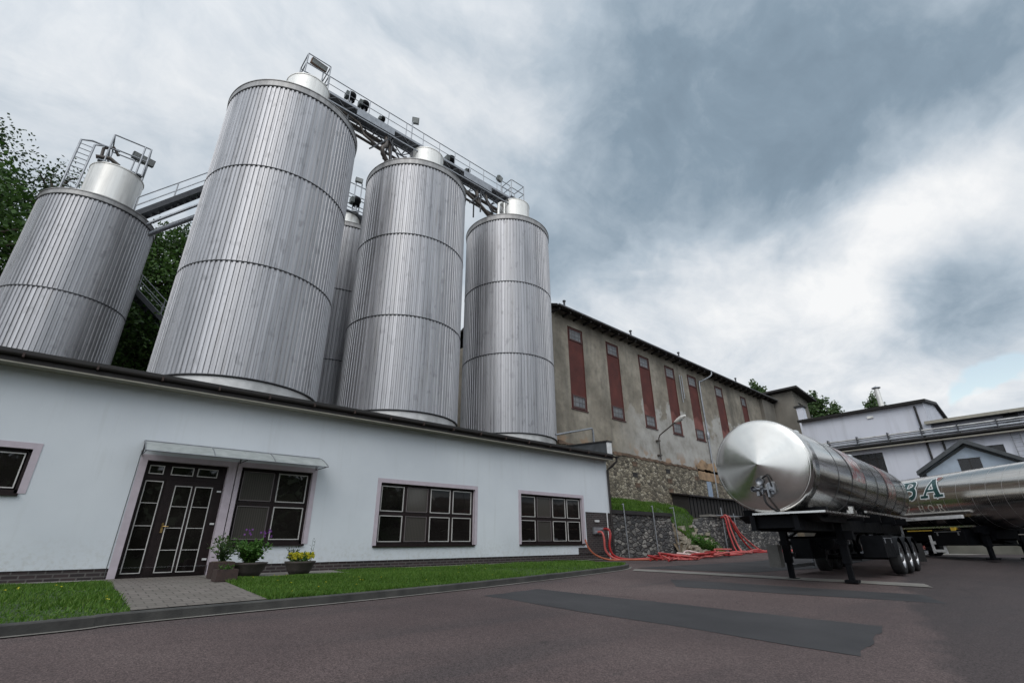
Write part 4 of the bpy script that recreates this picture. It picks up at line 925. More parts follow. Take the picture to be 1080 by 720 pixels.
STROKE={'B':[(.25,0,.25,1,.22),(.05,.055,.3,.055,.11),(.05,.945,.3,.945,.11),(.25,.52,.55,.52,.10),(.3,.055,.55,.055,.11),(.3,.945,.52,.945,.11),('arc',.52,.735,.20,.17),('arc',.55,.29,.24,.19)],
 'A':[(.15,.0,.5,1,.12),(.47,1,.86,0,.22),(.28,.34,.72,.34,.10),(-.02,.055,.34,.055,.11),(.64,.055,1.06,.055,.11)],
 'L':[(.25,0,.25,1,.22),(.05,.055,.85,.055,.11),(.05,.945,.45,.945,.11),(.82,.05,.82,.32,.10)],
 'Z':[(.1,.95,.8,.95,.09),(.8,.95,.1,.05,.12),(.1,.05,.85,.05,.09)],
 'H':[(.2,0,.2,1,.14),(.75,0,.75,1,.14),(.2,.5,.75,.5,.07),(.05,.03,.35,.03,.06),(.6,.03,.9,.03,.06),(.05,.97,.35,.97,.06),(.6,.97,.9,.97,.06)],
 'O':[('ring',.48,.5,.40,.46,.12)],
 'R':[(.22,0,.22,1,.14),(.05,.03,.4,.03,.06),(.05,.97,.45,.97,.06),(.25,.50,.5,.50,.07),('arc',.5,.735,.21,.12),(.5,.5,.85,.0,.13)]}
def letters(par,txt,u0,v0,h,gap,side,r,zc,mats,sx=1.18,off=.012,ol=0.,flip=-1,name='lettering'):
    """text wrapped on the barrel: u runs along the barrel, v round it from the horizontal"""
    def P(u,v,o): a=v/r; return (flip*u,side*(r+o)*cos(a),zc+(r+o)*sin(a))
    def strokes(ch):
        for s in STROKE[ch]:
            if s[0]=='arc':
                _,cx,cy,rr,w_=s; pts=[(cx+rr*cos(a),cy+rr*1.02*sin(a)) for a in [-PI/2+PI*k/10 for k in range(11)]]
            elif s[0]=='ring':
                _,cx,cy,rx,ry,w_=s; pts=[(cx+rx*cos(a),cy+ry*sin(a)) for a in [2*PI*k/20 for k in range(21)]]
            else:
                x0,y0,x1,y1,w_=s; pts=[(x0+(x1-x0)*k/5,y0+(y1-y0)*k/5) for k in range(6)]
            yield pts,w_
    res=[]
    for layer,(mat,ex) in enumerate(mats):
        m=MB(); u=u0; k=0
        for ch in txt:
            if ch==' ': u+=h*.7; continue
            for pts,w_ in strokes(ch):
                k+=1; o=off+layer*.006+k*.0003
                L_=[];R_=[]
                for i,(x,y) in enumerate(pts):
                    a=pts[max(i-1,0)]; b=pts[min(i+1,len(pts)-1)]; dx,dy=b[0]-a[0],b[1]-a[1]; l_=math.hypot(dx,dy); dx/=l_;dy/=l_
                    ee=0
                    if len(pts)==6: ee=(-ex if i==0 else (ex if i==5 else 0))
                    hw=w_/2+ex; L_.append(P(u+(x*sx+dx*ee-dy*hw)*h,v0+(y+dy*ee+dx*hw)*h,o)); R_.append(P(u+(x*sx+dx*ee+dy*hw)*h,v0+(y+dy*ee-dx*hw)*h,o))
                n=len(pts); m.add(L_+R_,[(i,i+1,n+i+1,n+i) for i in range(n-1)])
            u+=h*gap
        res.append(m.build(name,mat,par,local=True,fix=False))
    return res
def tanker(label,loc,rot,zc,L_,legx,seams,holes_=(3,6.2,9.4),cx0=0.):
    t_=thing('tanker_trailer',label,'tanker trailer',loc,rot); r=1.15; B=lambda m,n,mt,p=None: m.build(n,mt,p or t_,local=True)
    pr=[(r-.03,.07),(r,.10)]
    m=MB(); m.lathe([(r,.12),(r,L_-.1),(r-.03,L_),(.6,L_+.16),(.01,L_+.22)],96,(0,zc),'x'); tb=B(m,'barrel',M['tanker'])
    m=MB(); m.lathe([(.01,-.26),(.04,-.252),(.08,-.24),(.5,-.132),(.9,-.03),(r-.062,.012),(r-.058,.014),(r-.05,.03),(r-.036,.029)],128,(0,zc),'x'); B(m,'front_head',M['head'])
    m=MB(); m.lathe([(r-.036,.029),(r+.004,.045),(r+.012,.08),(r+.012,.62),(r+.001,.63)],128,(0,zc),'x'); B(m,'front_rim',M['tanker'])
    for s in seams:
        m=MB(); m.lathe([(r-.01,s-.014),(r+.006,s-.014),(r+.006,s+.014),(r-.01,s+.014)],96,(0,zc),'x'); B(m,'seam_band',M['seam'],tb)
    for x in holes_:
        m=MB(); m.lathe([(.28,zc+r-.05),(.28,zc+r+.12),(.24,zc+r+.15),(.01,zc+r+.17)],24,(x,0)); B(m,'manhole_lid',M['bright'],tb)
    # lower chassis
    zb=zc-r
    if cx0==0:
        m=MB(); m.box(-.05,2.0,-1.2,.42,zb-.035,zb+.01); m.box(2.0,4.4,-1.2,-.6,zb-.035,zb+.01); B(m,'coupler_plate',M['bright'])
    m=MB(); 
    for y in (-.5,.5): m.box(cx0+.1,L_-.3,y-.06,y+.06,zb-.38,zb-.036); m.box(cx0+.1,L_-.3,y-.12,y+.12,zb-.40,zb-.382)
    for x in [q for q in (.3,1.5,4.4,6,7.5,8.8,10.1,11.5) if q>=cx0]: m.box(x-.05,x+.05,-.44,.44,zb-.34,zb-.06)
    for x in [q for q in (1.0,4.6,7.0,9.5,11.8) if q>=cx0]: m.box(x-.08,x+.08,-1.0,1.0,zb-.1,zb+.14)
    B(m,'chassis_frame',M['black'])
    if cx0==0: m=MB(); m.prism([(.25,zb-.04),(3.2,zb-.04),(3.0,zb-.20),(.7,zb-.20)],-.9,.9); B(m,'coupler_skirt',M['black'])
    m=MB()
    for y in (-1.14,1.14): m.box(4.4,L_-.5,y-.03,y+.03,zb+.10,zb+.16)
    B(m,'side_rail',M['bright'])
    for y in (-.72,.72):
        m=MB(); m.box(legx-.09,legx+.09,y-.09,y+.09,.45,zb-.2); m.box(legx-.065,legx+.065,y-.065,y+.065,.06,.45); m.box(legx-.16,legx+.16,y-.15,y+.15,0,.06); m.bar((legx+.05,y,zb-.6),(legx+1.1,y*.75,zb-.3),.06); m.box(legx-.12,legx+.12,y-.12,y+.12,.9,1.02); B(m,'landing_leg',M['black'])
    m=MB(); m.tube((legx,-.72,zb-.55),(legx,.72,zb-.55),.035,8); m.box(legx-.13,legx+.05,-1.02,-.82,zb-.62,zb-.4); B(m,'leg_gearbox',M['black'])
    ax=[7.5,8.8,10.1] if cx0==0 else [9.0,10.3,11.5]
    for x in ax:
        for s in (-1,1): wheel(t_,x,s*1.06,s)
        m=MB(); m.tube((x,-.9,.5),(x,.9,.5),.07,10); m.bar((x,-.5,.55),(x-.5,-.5,zb-.35),.08); m.bar((x,.5,.55),(x-.5,.5,zb-.35),.08); m.lathe([(.12,.62),(.14,.75),(.12,.9),(.01,.9)],14,(x,-.5)); m.lathe([(.12,.62),(.14,.75),(.12,.9),(.01,.9)],14,(x,.5)); B(m,'axle',M['black'])
        for s in (-1,1):
            m=MB(); n=14; vs=[]
            for k in range(n+1):
                a=R(5)+R(170)*k/n; vs+=[(x+.60*cos(a),s*.84,.53+.60*sin(a)),(x+.60*cos(a),s*1.25,.53+.60*sin(a)),(x+.57*cos(a),s*1.25,.53+.57*sin(a))]
            m.add(vs,[(3*k+q,3*k+q+1,3*k+q+4,3*k+q+3) for k in range(n) for q in (0,1)],True); B(m,'mudguard',M['black'])
    for (x0,x1,y0,y1,z0,z1_) in ((5.2,6.6,-1.22,-.65,.55,1.15),(4.9,6.3,.65,1.2,.5,1.1)):
        m=MB(); m.box(x0,x1,y0,y1,z0,z1_); bxx=B(m,'tool_box',M['black'])
        m=MB(); yy=y0-.012 if y0<0 else y1+.012
        for xx in (x0+.2,x1-.25): m.box(xx,xx+.06,min(yy,yy+.01),max(yy,yy+.01),z1_-.22,z1_-.10)
        m.box(x0+.1,x1-.1,min(yy,yy+.01),max(yy,yy+.01),z1_-.09,z1_-.07); B(m,'latch',M['galv'],bxx)
    if cx0==0: m=MB(); m.lathe([(.01,3.9),(.24,3.92),(.26,4.0),(.26,5.0),(.24,5.08),(.01,5.1)],24,(.0,zb-.62),'x'); B(m,'air_tank',M['black'])
    # cabinet hanging on the far side, hoses tube
    if cx0==0: m=MB(); m.box(2.1,2.4,.70,1.0,.35,.92); B(m,'grey_cabinet',M['mudflap'])
    m=MB(); m.box(legx+1.4,6.6,1.12,1.17,.55,.67); m.box(legx+1.4,6.6,1.12,1.17,.25,.35) ; m.box(legx+1.4,legx+1.5,1.125,1.165,.2,.9); m.box(6.5,6.6,1.125,1.165,.2,.9); B(m,'side_guard',M['whitep'] if zc<2.6 else M['galv'])
    m=MB(); m.box(L_-.15,L_-.05,-1.2,1.2,.5,.62); m.box(L_-.15,L_-.06,-.6,-.5,.6,zb-.1); m.box(L_-.15,L_-.06,.5,.6,.6,zb-.1); B(m,'rear_bumper',M['galv'])
    for s in (-1,1):
        m=MB(); m.box(L_-.04,L_-.01,s*1.0-.14,s*1.0+.14,.66,.80); B(m,'tail_light',M['redfilm'])
        m=MB(); m.box(L_-1.3,L_-1.28,s*1.05-.18,s*1.05+.18,.25,.9); B(m,'mudflap',M['rubber'])
    # valve cluster low on the head
    vz=zc-.66
    m=MB(); m.tube((-.22,.02,vz+.28),(-.05,.02,vz+.28),.07,12); m.lathe([(.11,-.30),(.11,-.24),(.01,-.24)],16,(.02,vz+.28),'x'); m.tube((-.2,.02,vz+.3),(-.2,.02,vz-.1),.035,8); m.tube((-.2,.30,vz+.08),(-.2,-.30,vz+.02),.035,8)
    m.lathe([(.085,-.30),(.085,-.16),(.01,-.16)],14,(.25,vz+.06),'x'); m.lathe([(.07,-.30),(.07,-.16),(.01,-.16)],14,(-.02,vz+.02),'x'); m.lathe([(.09,-.28),(.09,-.16),(.01,-.16)],14,(-.28,vz-.06),'x'); m.box(-.24,-.12,-.36,-.18,vz-.02,vz+.22); m.box(-.22,-.1,.12,.2,vz-.14,vz+.0); m.box(-.24,-.05,-.20,-.14,vz-.2,vz+.2)
    m.v=[(q[0],q[1]*.78,vz+(q[2]-vz)*.78+.02) for q in m.v]; B(m,'valve_cluster',M['galv'])
    m=MB(); m.path(smooth_pts([(-.2,.0,vz-.08),(-.22,-.02,vz-.25),(-.15,-.10,vz-.38),(0,-.2,vz-.47)],5),.025,8); m.path(smooth_pts([(-.22,-.05,vz+.32),(-.3,-.2,vz+.35),(-.26,-.24,vz+.1)],5),.02,8); B(m,'black_hose',M['rubber'])
    return t_
T1g=-.395
T1=tanker('polished steel tanker trailer facing the camera on landing legs, red printed bands on its side',(13.04,5.05,T1g),.048,2.80,13.4,2.85,[2.4,3.85,5.6,7.3,8.9,10.5,12.3])
def film(par,x0,x1,side,a0,a1,r,zc,mat):
    m=MB(); n=16; vs=[]
    for k in range(n+1):
        a=a0+(a1-a0)*k/n; sh=.18*math.sin(k*1.3)*0
        for x in (x0+sh,x1+sh): vs.append((x,side*(r+.008)*cos(a),zc+(r+.008)*sin(a)))
    m.add(vs,[(2*k,2*k+1,2*k+3,2*k+2) for k in range(n)],True); return m.build('red_print',mat,par,local=True,fix=False)
film(T1,3.95,5.5,-1,R(-8),R(64),1.15,2.8,M['redfilm']); film(T1,9.0,10.4,-1,R(-20),R(55),1.15,2.8,M['redfilm'])
m=MB(); m.box(2.3,2.7,-1.26,-1.12,1.66,1.74); m.box(2.45,2.6,-1.24,-1.14,1.74,1.84); m.build('rail_catch',M['bright'],T1,local=True)
th2=.9; ZC2=2.22; T2=tanker('second polished tanker with green lettering standing crosswise behind the first',(29.33-7.5*cos(th2),4.54-7.5*sin(th2),-.10),th2,ZC2,12.6,4.55,[],(),4.35)
for k in range(14): m=MB(); x=1.0+k*.62; m.lathe([(1.145,x-.004),(1.1525,x-.004),(1.1525,x+.004),(1.145,x+.004)],80,(0,ZC2),'x'); m.build('weld_line',M['rim'],T2,local=True)
if 0: pass
letters(T2,'LBA',-8.62,.15,.86,1.32,1,1.15,ZC2,[(M['white_letter'],.055),(M['green_letter'],0)],name='green_lettering')
letters(T2,'Z HOR',-7.35,-.40,.27,1.75,1,1.15,ZC2,[(M['gold_letter'],0)],name='small_lettering')
m=MB(); 
def cyl2(u,v,o=.02): a=v/1.15; return (-u,(1.15+o)*cos(a),ZC2+(1.15+o)*sin(a))
sh=[(0,-.12),(.07,-.07),(.11,.02),(.11,.09),(.05,.11),(0,.085),(-.05,.11),(-.11,.09),(-.11,.02),(-.07,-.07)]
m.add([cyl2(-5.62+a,1.0+b) for a,b in sh],[tuple(range(10))]); m.build('shield_emblem',M['emblem'],T2,local=True,fix=False)
m=MB(); m.add([cyl2(-5.62+a*1.25,1.0+b*1.25,.012) for a,b in sh],[tuple(range(10))]); m.build('emblem_border',M['gold_letter'],T2,local=True,fix=False)
MB().box(4.7,9.5,1.16,1.26,1.50,1.63).build('bright_side_rail',M['whitep'],T2,local=True)
m=MB(); m.path([(5.0,1.16,1.08),(7.6,1.16,1.08)],.022,8); m.box(5.2,5.4,1.1,1.22,1.05,1.18); m.build('yellow_bar',M['yellow'],T2,local=True)

# ------------------------------------------------------------------ red hoses
def hose(name,label,pts,r_,mat,grp=None):
    m=MB(); m.path(smooth_pts(pts,7),r_,8); o=m.build(name,mat,loc=pts[0]); tag(o,label,'hose',grp); return o
def gh(x,y,d=.03): return (x,y,gz(x,y)+d)
hose('red_hose','orange red hose dropping from beside the last window to the ground',[(15.75,13.30,.75),(15.8,13.2,.45),(16.1,13.1,.18),gh(16.7,12.9),gh(17.6,12.6),gh(19,12.2),gh(20.6,12.4)],.035,M['hose3'])
hose('red_hose','left of two thick red hoses rising to the brick panel outlets',[(16.62,13.42,1.02),(16.62,13.15,1.02),(16.62,13.05,.8),(16.7,13.05,.3),gh(17.1,12.8),gh(18.2,12.5),gh(20.2,12.0),gh(22.6,12.3),gh(25,12.8)],.045,M['hose2'])
hose('red_hose','right of two thick red hoses rising to the brick panel outlets',[(16.98,13.42,1.14),(16.98,13.10,1.14),(16.98,13.0,.95),(16.9,13.02,.45),(17.1,12.95,.12),gh(17.7,12.7),gh(19.4,12.7),gh(21.4,12.3),gh(24,12.6),gh(27.5,13.4)],.05,M['hose'])
rnd=random.Random(21)
for i in range(6):
    x=18.2+i*.9; y=12.2+rnd.uniform(-.3,.4); pts=[gh(x+q*.55,y+rnd.uniform(-.7,.5),rnd.uniform(.03,.30)) for q in range(7)]
    hose('red_hose',['short red loop nearest the brick panel','short pink loop by the leftmost wall post','short deep red loop left of the middle post','pale loop lifted highest over the tangle','short red loop between middle and right posts','short faded loop below the rightmost post'][i],pts,.04,M[['hose','hose2','hose','whitehose','hose','hose2'][i]],'red hoses tangled on the ground')
TANG=['loose red hose coiled nearest the kerb end','faded red hose looping across the middle of the tangle','pink faded hose arching over the tangled hoses','long red hose lying along the foot of the grey wall','deep red hose snaking towards the dark stone wall','red hose stretched along the asphalt edge','pale hose lying outermost on the asphalt','red hose running under the first tanker']
for i,lb in enumerate(TANG):
    x=rnd.uniform(17.9,19.4); y=12.9-rnd.random()*1.6; pts=[gh(x,y,.05)]; yb=11.6+rnd.random()*.9
    while x<(31 if i<5 else 40):
        x+=rnd.uniform(.8,1.8); yb+=.10*1.2; yy=yb+rnd.uniform(-.55,.55) if x<24 else yb+rnd.uniform(-.35,.35)+(x-24)*.05
        yy=min(yy,12.9 if x<24 else 14.4); pts.append(gh(x,yy,rnd.choice([.03,.07,.12,.22 if i==2 else .09])))
    hose('red_hose',lb,pts,rnd.uniform(.028,.042),M[['hose','hose2','hose2','hose','hose','hose','hose2','hose'][i]],'red hoses tangled on the ground')
RIS=['leftmost red hose hanging from the grey standpipe rack','second red hose hanging from the grey standpipe rack','third red hose draped wide from the standpipe rack','rightmost red hose looping away from the standpipe rack']
for i,(xa,xb,hh) in enumerate(((30.5,30.3,2.0),(30.8,31.0,2.1),(31.1,32.8,2.05),(31.5,34.0,1.75))):
    hose('red_hose',RIS[i],[(xa,14.8,hh),(xa,14.55,hh-.02),(xa*.8+xb*.2,14.45,hh*.62),(xa*.3+xb*.7,14.2,.3),gh(xb,13.9),gh(xb+1.2-i*.2,13.6),gh(xb+3,13.4)],.055,M['hose' if i%2==0 else 'hose2'],'red hoses on the standpipe rack')
m=MB(); m.box(16.45,17.12,13.40,13.47,.96,1.22); m.tube((16.62,13.42,1.02),(16.62,13.32,1.02),.06,10); m.tube((16.98,13.42,1.14),(16.98,13.30,1.14),.06,10)
o=m.build('hose_outlet',M['galv'],bw)
m=MB(); m.box(16.6,16.85,13.40,13.45,1.42,1.50); m.build('label_plate',M['whitep'],bw)

# ------------------------------------------------------------------ right hand side: low wall, pale factory, gabled hut
lw=thing('concrete_low_wall','low grey concrete retaining wall behind the second tanker','wall',(36,2,-.3))
m=MB(); m.prism([(9,-.5),(9,1.35),(6.0,1.30),(3.7,1.05),(2.15,.76),(-6,.45),(-6,-.8)],36,36.4,'yz'); m.build('wall_body',M['lowconc'],lw)
m=MB(); m.prism([(9,1.35),(6.0,1.30),(3.7,1.05),(2.15,.76),(-6,.45),(-6,.57),(2.15,.90),(3.7,1.18),(6.0,1.43),(9,1.48)],35.93,36.47,'yz'); m.build('coping',M['concrete'],lw)
def bz(x,y): t_=(y+6)/12; return .45+.95*max(0,min(1,t_))+.16*(x-36.4)*.6
tag(sheet([36.4+.6*i for i in range(7)],[-8+.6*i for i in range(30)],bz).build('planted_bank',M['lawn'],loc=(0,0,0),fix=False),kind='structure')
def shrubfol(name,label,n,samp,mat,lw_=(.12,.26)):
    rnd=random.Random(9); m=MB()
    for k in range(n):
        p=Vector(samp(rnd)); d=Vector((rnd.gauss(0,1),rnd.gauss(0,1),rnd.gauss(.3,.7))).normalized(); ln=rnd.uniform(*lw_); w_=d.cross(Vector((rnd.gauss(0,1),rnd.gauss(0,1),1))).normalized()*ln*.3
        m.add([p,p+d*ln*.5+w_,p+d*ln,p+d*ln*.5-w_],[(0,1,2,3)])
    return tag(m.build(name,mat,loc=(0,0,0),fix=False),label,'foliage',kind='stuff')
shrubfol('ground_cover','dark green ground cover on top of the low concrete wall',5200,lambda r:(lambda x,y:(x,y,bz(x,y)+r.random()*.42*(1+.5*math.sin(y*2.3+x))))(r.uniform(36.5,39.5),r.uniform(-7,5.5)),M['leafmid'])

FXW=50.
wf=thing('pale_factory','long pale factory with flat dark eaves and pipe runs along its front','building',(FXW,3,0))
def wallyz(m,x,y0,y1,z0,z1_,holes,depth):
    ys=sorted({y0,y1,*[h[0] for h in holes],*[h[1] for h in holes]}); zs=sorted({z0,z1_,*[h[2] for h in holes],*[h[3] for h in holes]})
    for i in range(len(ys)-1):
        for j in range(len(zs)-1):
            cy=(ys[i]+ys[i+1])/2; cz=(zs[j]+zs[j+1])/2
            if any(h[0]<cy<h[1] and h[2]<cz<h[3] for h in holes): continue
            m.quad((x,ys[i],zs[j]),(x,ys[i+1],zs[j]),(x,ys[i+1],zs[j+1]),(x,ys[i],zs[j+1]))
    for (a,b,c_,d) in holes:
        for q in ((a,c_,a,d),(b,c_,b,d),(a,d,b,d),(a,c_,b,c_)): m.quad((x,q[0],q[1]),(x,q[2],q[3]),(x+depth,q[2],q[3]),(x+depth,q[0],q[1]))
wh=[(9.45,11.6,5.75,7.42),(2.18,3.6,6.3,7.02),(-3.2,-1.0,5.8,7.2),(-8,-5.5,5.8,7.2)]
m=MB(); wallyz(m,FXW,-25,14.9,-.6,8.3,wh,.22); wallyz(m,FXW,5.8,14.9,8.3,10.9,[],.2); wallyz(m,FXW+.9,-25,5.8,8.3,9.15,[],.2)
m.quad((FXW,14.9,-.6),(FXW+25,14.9,-.6),(FXW+25,14.9,10.9),(FXW,14.9,10.9)); m.quad((FXW,-25,8.3),(FXW+1,-25,8.3),(FXW+1,5.8,8.3),(FXW,5.8,8.3))
m.add([(50,5.8,8.0),(62,5.8,8.0),(62,5.8,9.0),(60,5.8,11.0),(56,5.8,11.75),(50,5.8,10.9)],[(0,1,2,3,4,5)])
m.build('wall',M['plaster2'],wf,fix=False)
m=MB(); m.prism([(49.6,10.88),(56,11.75),(60,11.0),(62.2,8.9),(62.5,9.0),(60.2,11.2),(56,11.98),(49.55,11.10)],5.55,15.1,'xz'); rf=m.build('upper_roof',M['roofdark'],wf)
m=MB(); m.box(49.75,64,-25,6.05,9.15,9.34); m.build('lower_roof',M['roofdark'],wf)
m=MB(); m.box(49.72,49.748,-25,6.1,9.13,9.36); m.build('roof_edge_trim',M['soffit'],wf)
m=MB(); m.box(49.3,49.98,-25,14.9,7.95,8.08); m.build('ledge',M['roofdark'],wf)
m=MB(); m.box(49.35,49.9,-25,14.9,7.72,7.80); m.build('cable_tray',M['soffit'],wf)
for z,r_,mt in ((8.28,.11,'galv'),(8.66,.07,'skirt'),(8.50,.05,'galv')): MB().tube((49.55,-25,z),(49.55,13.4,z),r_,10).build('wall_pipe',M[mt],wf)
for k in range(16): MB().box(49.4,49.99,-20+k*2.2,-19.92+k*2.2,8.08,8.85).build('pipe_bracket',M['dsteel'],wf)
for y,z0,z1_ in ((6.38,0,10.7),(5.42,0,7.9)): MB().tube((49.86,y,z0),(49.86,y,z1_),.075,8).build('downpipe',M['roofdark'],wf)
for (a,b,c_,d) in wh:
    f=MB().box(FXW+.14,FXW+.2,a,b,c_,d).build('window',M['blackwin'],wf)
    m=MB(); n=4 if b-a>1.8 else 2
    for k in range(n+1): y=a+(b-a)*k/n; m.box(FXW+.10,FXW+.138,y-.035,y+.035,c_,d)
    m.box(FXW+.102,FXW+.137,a,b,d-.5,d-.43); m.build('window_frame',M['fascia'],f)
MB().box(FXW+.6,FXW+.88,.85,1.65,8.35,9.12).build('dark_vent_box',M['blackwin'],wf)
m=MB()
for y in (1.15,1.6): m.tube((49.8,y,3.0),(49.8,y,7.7),.03,6)
for k in range(16): m.tube((49.8,1.15,3.1+k*.3),(49.8,1.6,3.1+k*.3),.018,5)
m.build('wall_ladder',M['galv'],wf)
m=MB(); m.box(49.9,49.96,9.3,9.75,10.3,10.5); m.build('wall_light',M['neck'],wf)
ch=thing('roof_chimney','slim pale chimney pipe with a flat cap on the pale factory roof','chimney',(51.5,8.75,11.0))
m=MB(); m.tube((51.5,8.75,11.0),(51.5,8.75,13.05),.20,14); m.build('flue',M['neck'],ch)
m=MB(); m.lathe([(.34,13.12),(.34,13.17),(.01,13.32)],18,(51.5,8.75)); m.tube((51.5,8.75,13.0),(51.5,8.75,13.14),.05,6); m.build('cap',M['galv'],ch)
ct=thing('chimney_stack','small pale chimney stack with dark cap next to the grey tower','chimney',(55,16.15,0))
MB().box(54.6,55.4,15.85,16.45,0,13.45).build('stack',M['plaster2'],ct); MB().box(54.45,55.55,15.7,16.6,13.45,13.62).build('cap',M['roofdark'],ct)
# gabled hut
hu=thing('gabled_hut','small pale blue gabled building with slate roof behind the second tanker','hut',(40,3.4,0))
m=MB(); hy=3.4; prof=[(hy-2.25,-.4),(hy-2.25,4.62),(hy,5.98),(hy+2.25,4.62),(hy+2.25,-.4)]
m.prism(prof,40,45.5,'yz'); m.build('wall',M['hut'],hu)
m=MB(); m.prism([(hy-2.65,4.38),(hy,5.99),(hy+2.65,4.38),(hy+2.65,4.60),(hy,6.25),(hy-2.65,4.60)],39.55,46,'yz'); m.build('roof',M['slate'],hu)
m=MB(); m.prism([(hy-2.62,4.36),(hy,5.96),(hy+2.62,4.36),(hy+2.62,4.24),(hy,5.80),(hy-2.62,4.24)],39.95,40.0,'yz'); m.build('verge_trim',M['slate'],hu)
f=MB().box(39.97,39.998,2.95,3.95,4.35,5.1).build('window',M['blackwin'],hu); m=MB(); m.box(39.95,39.968,2.92,3.98,4.31,4.35); m.box(39.95,39.968,2.92,3.98,5.1,5.14); m.box(39.95,39.968,3.43,3.47,4.35,5.1); m.build('window_frame',M['fascia'],f)

# ------------------------------------------------------------------ trees
def make_tree(name,label,seed,h,cr,trunk_h,mat,nleaf,grp,leaf=(.16,.34),loose=1.0):
    rnd=random.Random(seed); t_=thing(name,label,'tree',(0,0,0),0,grp)
    m=MB(); pts=[(0,0,-.5)]; x=y=0
    for k in range(1,8): x+=rnd.uniform(-.12,.12);y+=rnd.uniform(-.12,.12); pts.append((x,y,h*.93*k/7))
    m.path(pts,[.028*h*(1-.93*k/7)*.7+.01 for k in range(8)],8)
    clumps=[]
    for k in range(26):
        z=h*(trunk_h+(.98-trunk_h)*((k+.5)/26)); f=(z/h-trunk_h)/(1-trunk_h); rr=cr*math.sin(PI*min(1,.18+.80*f))**.8*rnd.uniform(.45,1.1); a=k*2.4+rnd.uniform(-.5,.5)
        base=Vector(pts[min(7,max(1,int(z/h*7)))]); base.z=z-.12*h*rnd.uniform(.3,.8)
        tip=Vector((base.x+rr*cos(a),base.y+rr*sin(a),z)); mid=base.lerp(tip,.5)+Vector((0,0,.03*h))
        m.path([base,mid,tip],[.006*h,.004*h,.0015*h],5)
        for q in (.45,.75,1.0): clumps.append((base.lerp(tip,q)+Vector((rnd.gauss(0,.25),rnd.gauss(0,.25),rnd.gauss(0,.25))),cr*rnd.uniform(.20,.38)*(1.1-.3*q)))
    clumps.append((Vector(pts[-1])+Vector((0,0,.02*h)),cr*.22))
    m.build('trunk',M['bark'],t_,local=True)
    m=MB(); tot=sum(c[1]**2 for c in clumps)
    for c_,s in clumps:
        for k in range(int(nleaf*s*s/tot)):
            d=Vector((rnd.gauss(0,1),rnd.gauss(0,1),rnd.gauss(0,.8))); d=d.normalized()*s*rnd.random()**.45*loose; p=c_+d
            e_=Vector((rnd.gauss(0,1),rnd.gauss(0,1),rnd.gauss(-.1,.7))).normalized(); ln=rnd.uniform(*leaf); w_=e_.cross(Vector((rnd.gauss(0,1),rnd.gauss(0,1),rnd.gauss(0,1)))).normalized()*ln*.34
            m.add([p-e_*ln*.5,p+w_,p+e_*ln*.5,p-w_],[(0,1,2,3)])
    m.build('crown',mat,t_,local=True,fix=False); return t_
G='trees of the wooded hillside'
p1=make_tree('hillside_tree','dark hillside tree, one of many merging behind the steel tanks',1,15,4.6,.12,M['leafdark'],13000,G,(.13,.27))
p2=make_tree('hillside_tree','dark hillside tree, one of many merging behind the steel tanks',2,13,4.8,.08,M['leafmid'],13000,G,(.13,.27))
p3=make_tree('feathery_tree','tall loose dark tree at the extreme left skyline',3,17,4.0,.25,M['leafdark'],6500,G,(.11,.22),1.2)
def place(o,x,y,top,hh,rot,label=None,first=False,lean=0):
    c=o if first else copy_tree(o); b=hz(x,y)-.2; s=(top-b)/hh; c.location=(x,y,b); c.scale=(s,s,s); c.rotation_euler=(0,lean,rot)
    if label: c['label']=label
    return c
place(p3,-9.0,37.0,25.0,17,0,first=True)
place(p3,-5.6,37.6,23.6,17,2.2,'second loose dark tree just left of the caged tank platform')
place(p2,-7.4,32.2,19.0,13,0,'broad lighter green tree left of the short tank',first=True)
place(p1,-10.5,34.0,21.8,15,0,first=True)
rnd=random.Random(8)
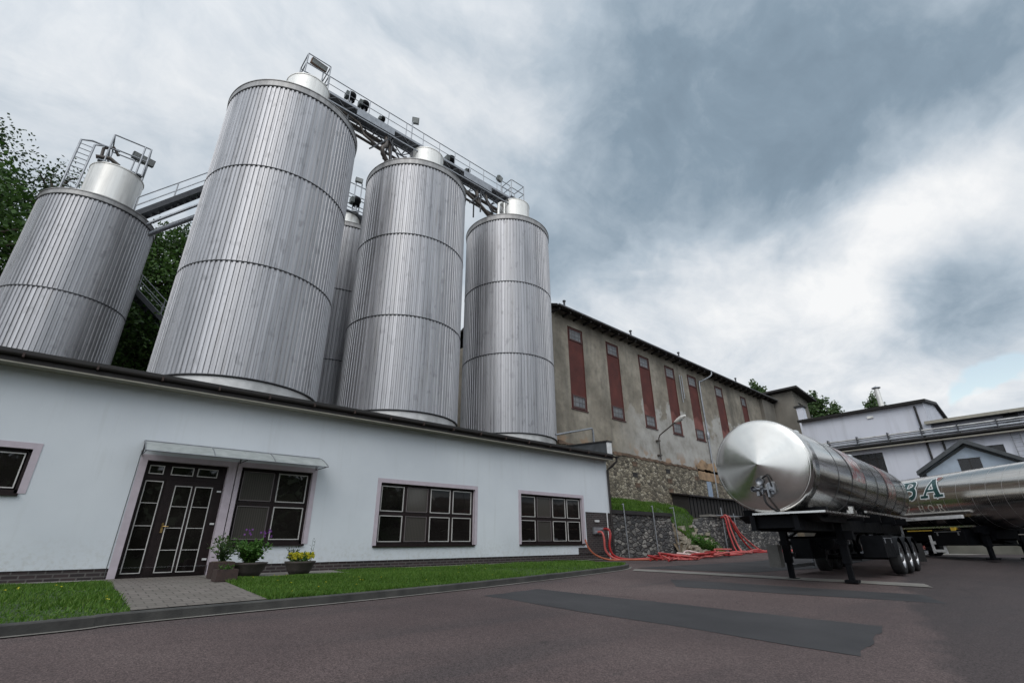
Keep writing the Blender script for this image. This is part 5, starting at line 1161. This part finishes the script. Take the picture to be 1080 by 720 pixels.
for i,(x,y,top,pp) in enumerate([(-13,33,20,p2),(-16,37,24,p1),(-20,42,26,p1),(-12,42,25.5,p1),(-4.5,40.0,22.0,p1),(-3.4,36.5,20.0,p2),(-1.5,38.5,22.0,p1),(.4,36.8,20.3,p2),(1.7,38.2,22.6,p1),(3.8,39.5,21.8,p1),(6,42,22,p1),(-1.6,33.2,15.0,p2),(.5,33.0,14.2,p1),(2.4,33.6,15,p2),(4.6,35,17,p1),(-9,45,26,p1),(-3,46,24,p1),(8.5,40,18,p1),(-26,44,27,p2),(1.0,31.6,9.5,p2),(-.4,31.8,9.0,p1),(2.6,31.4,8.8,p1)]):
    place(pp,x,y,top,15 if pp is p1 else 13,rnd.uniform(0,6.28),'dark hillside tree, one of many merging behind the steel tanks')
q1=make_tree('roadside_tree','round green tree rising behind the pale factory roof beside the grey tower',5,18.5,3.0,.35,M['leafpale'],7000,'trees behind the roofs on the right',(.22,.5))
q1.location=(72.5,19.3,.6)
c=copy_tree(q1); c.location=(73.5,17.6,.2); c.scale=(.85,.85,.93); c.rotation_euler=(0,0,2); c['label']='narrower green tree directly right of the round one behind the pale factory roof'
c=copy_tree(q1); c.location=(71,26.2,1.0); c.scale=(.9,.9,1.14); c.rotation_euler=(0,0,4); c['label']='treetop peeping above the old factory roof left of the grey tower'
c=copy_tree(q1); c.location=(79,14.0,.0); c.scale=(.8,.8,1.02); c.rotation_euler=(0,0,1); c['label']='treetop right behind the slim roof chimney'
# wooded slope added out of view to darken reflections in glass and steel
def far(x,y): return -1.2+max(0,(-y-32))*.22
tag(sheet([-120+8*i for i in range(31)],[-120+8*i for i in range(12)],far).build('unseen_hill',M['lawn'],loc=(0,0,0),fix=False),kind='structure')
rnd=random.Random(77); m=MB()
for k in range(9000):
    x=rnd.uniform(-70,110); d_=rnd.random(); y=-34-d_*22; z=far(x,y)+(4+7*abs(math.sin(x*.21)+.4*math.sin(x*.53+1)))*rnd.random()**.7
    e_=Vector((rnd.gauss(0,1),rnd.gauss(0,1),rnd.gauss(0,1))).normalized(); ln=rnd.uniform(.9,2.0); w_=e_.cross(Vector((rnd.gauss(0,1),rnd.gauss(0,1),rnd.gauss(0,1)))).normalized()*ln*.4
    p=Vector((x,y,z)); m.add([p-e_*ln*.5,p+w_,p+e_*ln*.5,p-w_],[(0,1,2,3)])
tag(m.build('unseen_wood',M['leafdark'],loc=(0,0,0),fix=False),'unseen woodland added behind the camera to darken reflections','woodland',kind='stuff')

for o in bpy.data.objects:
    if '_w' in o: del o['_w']
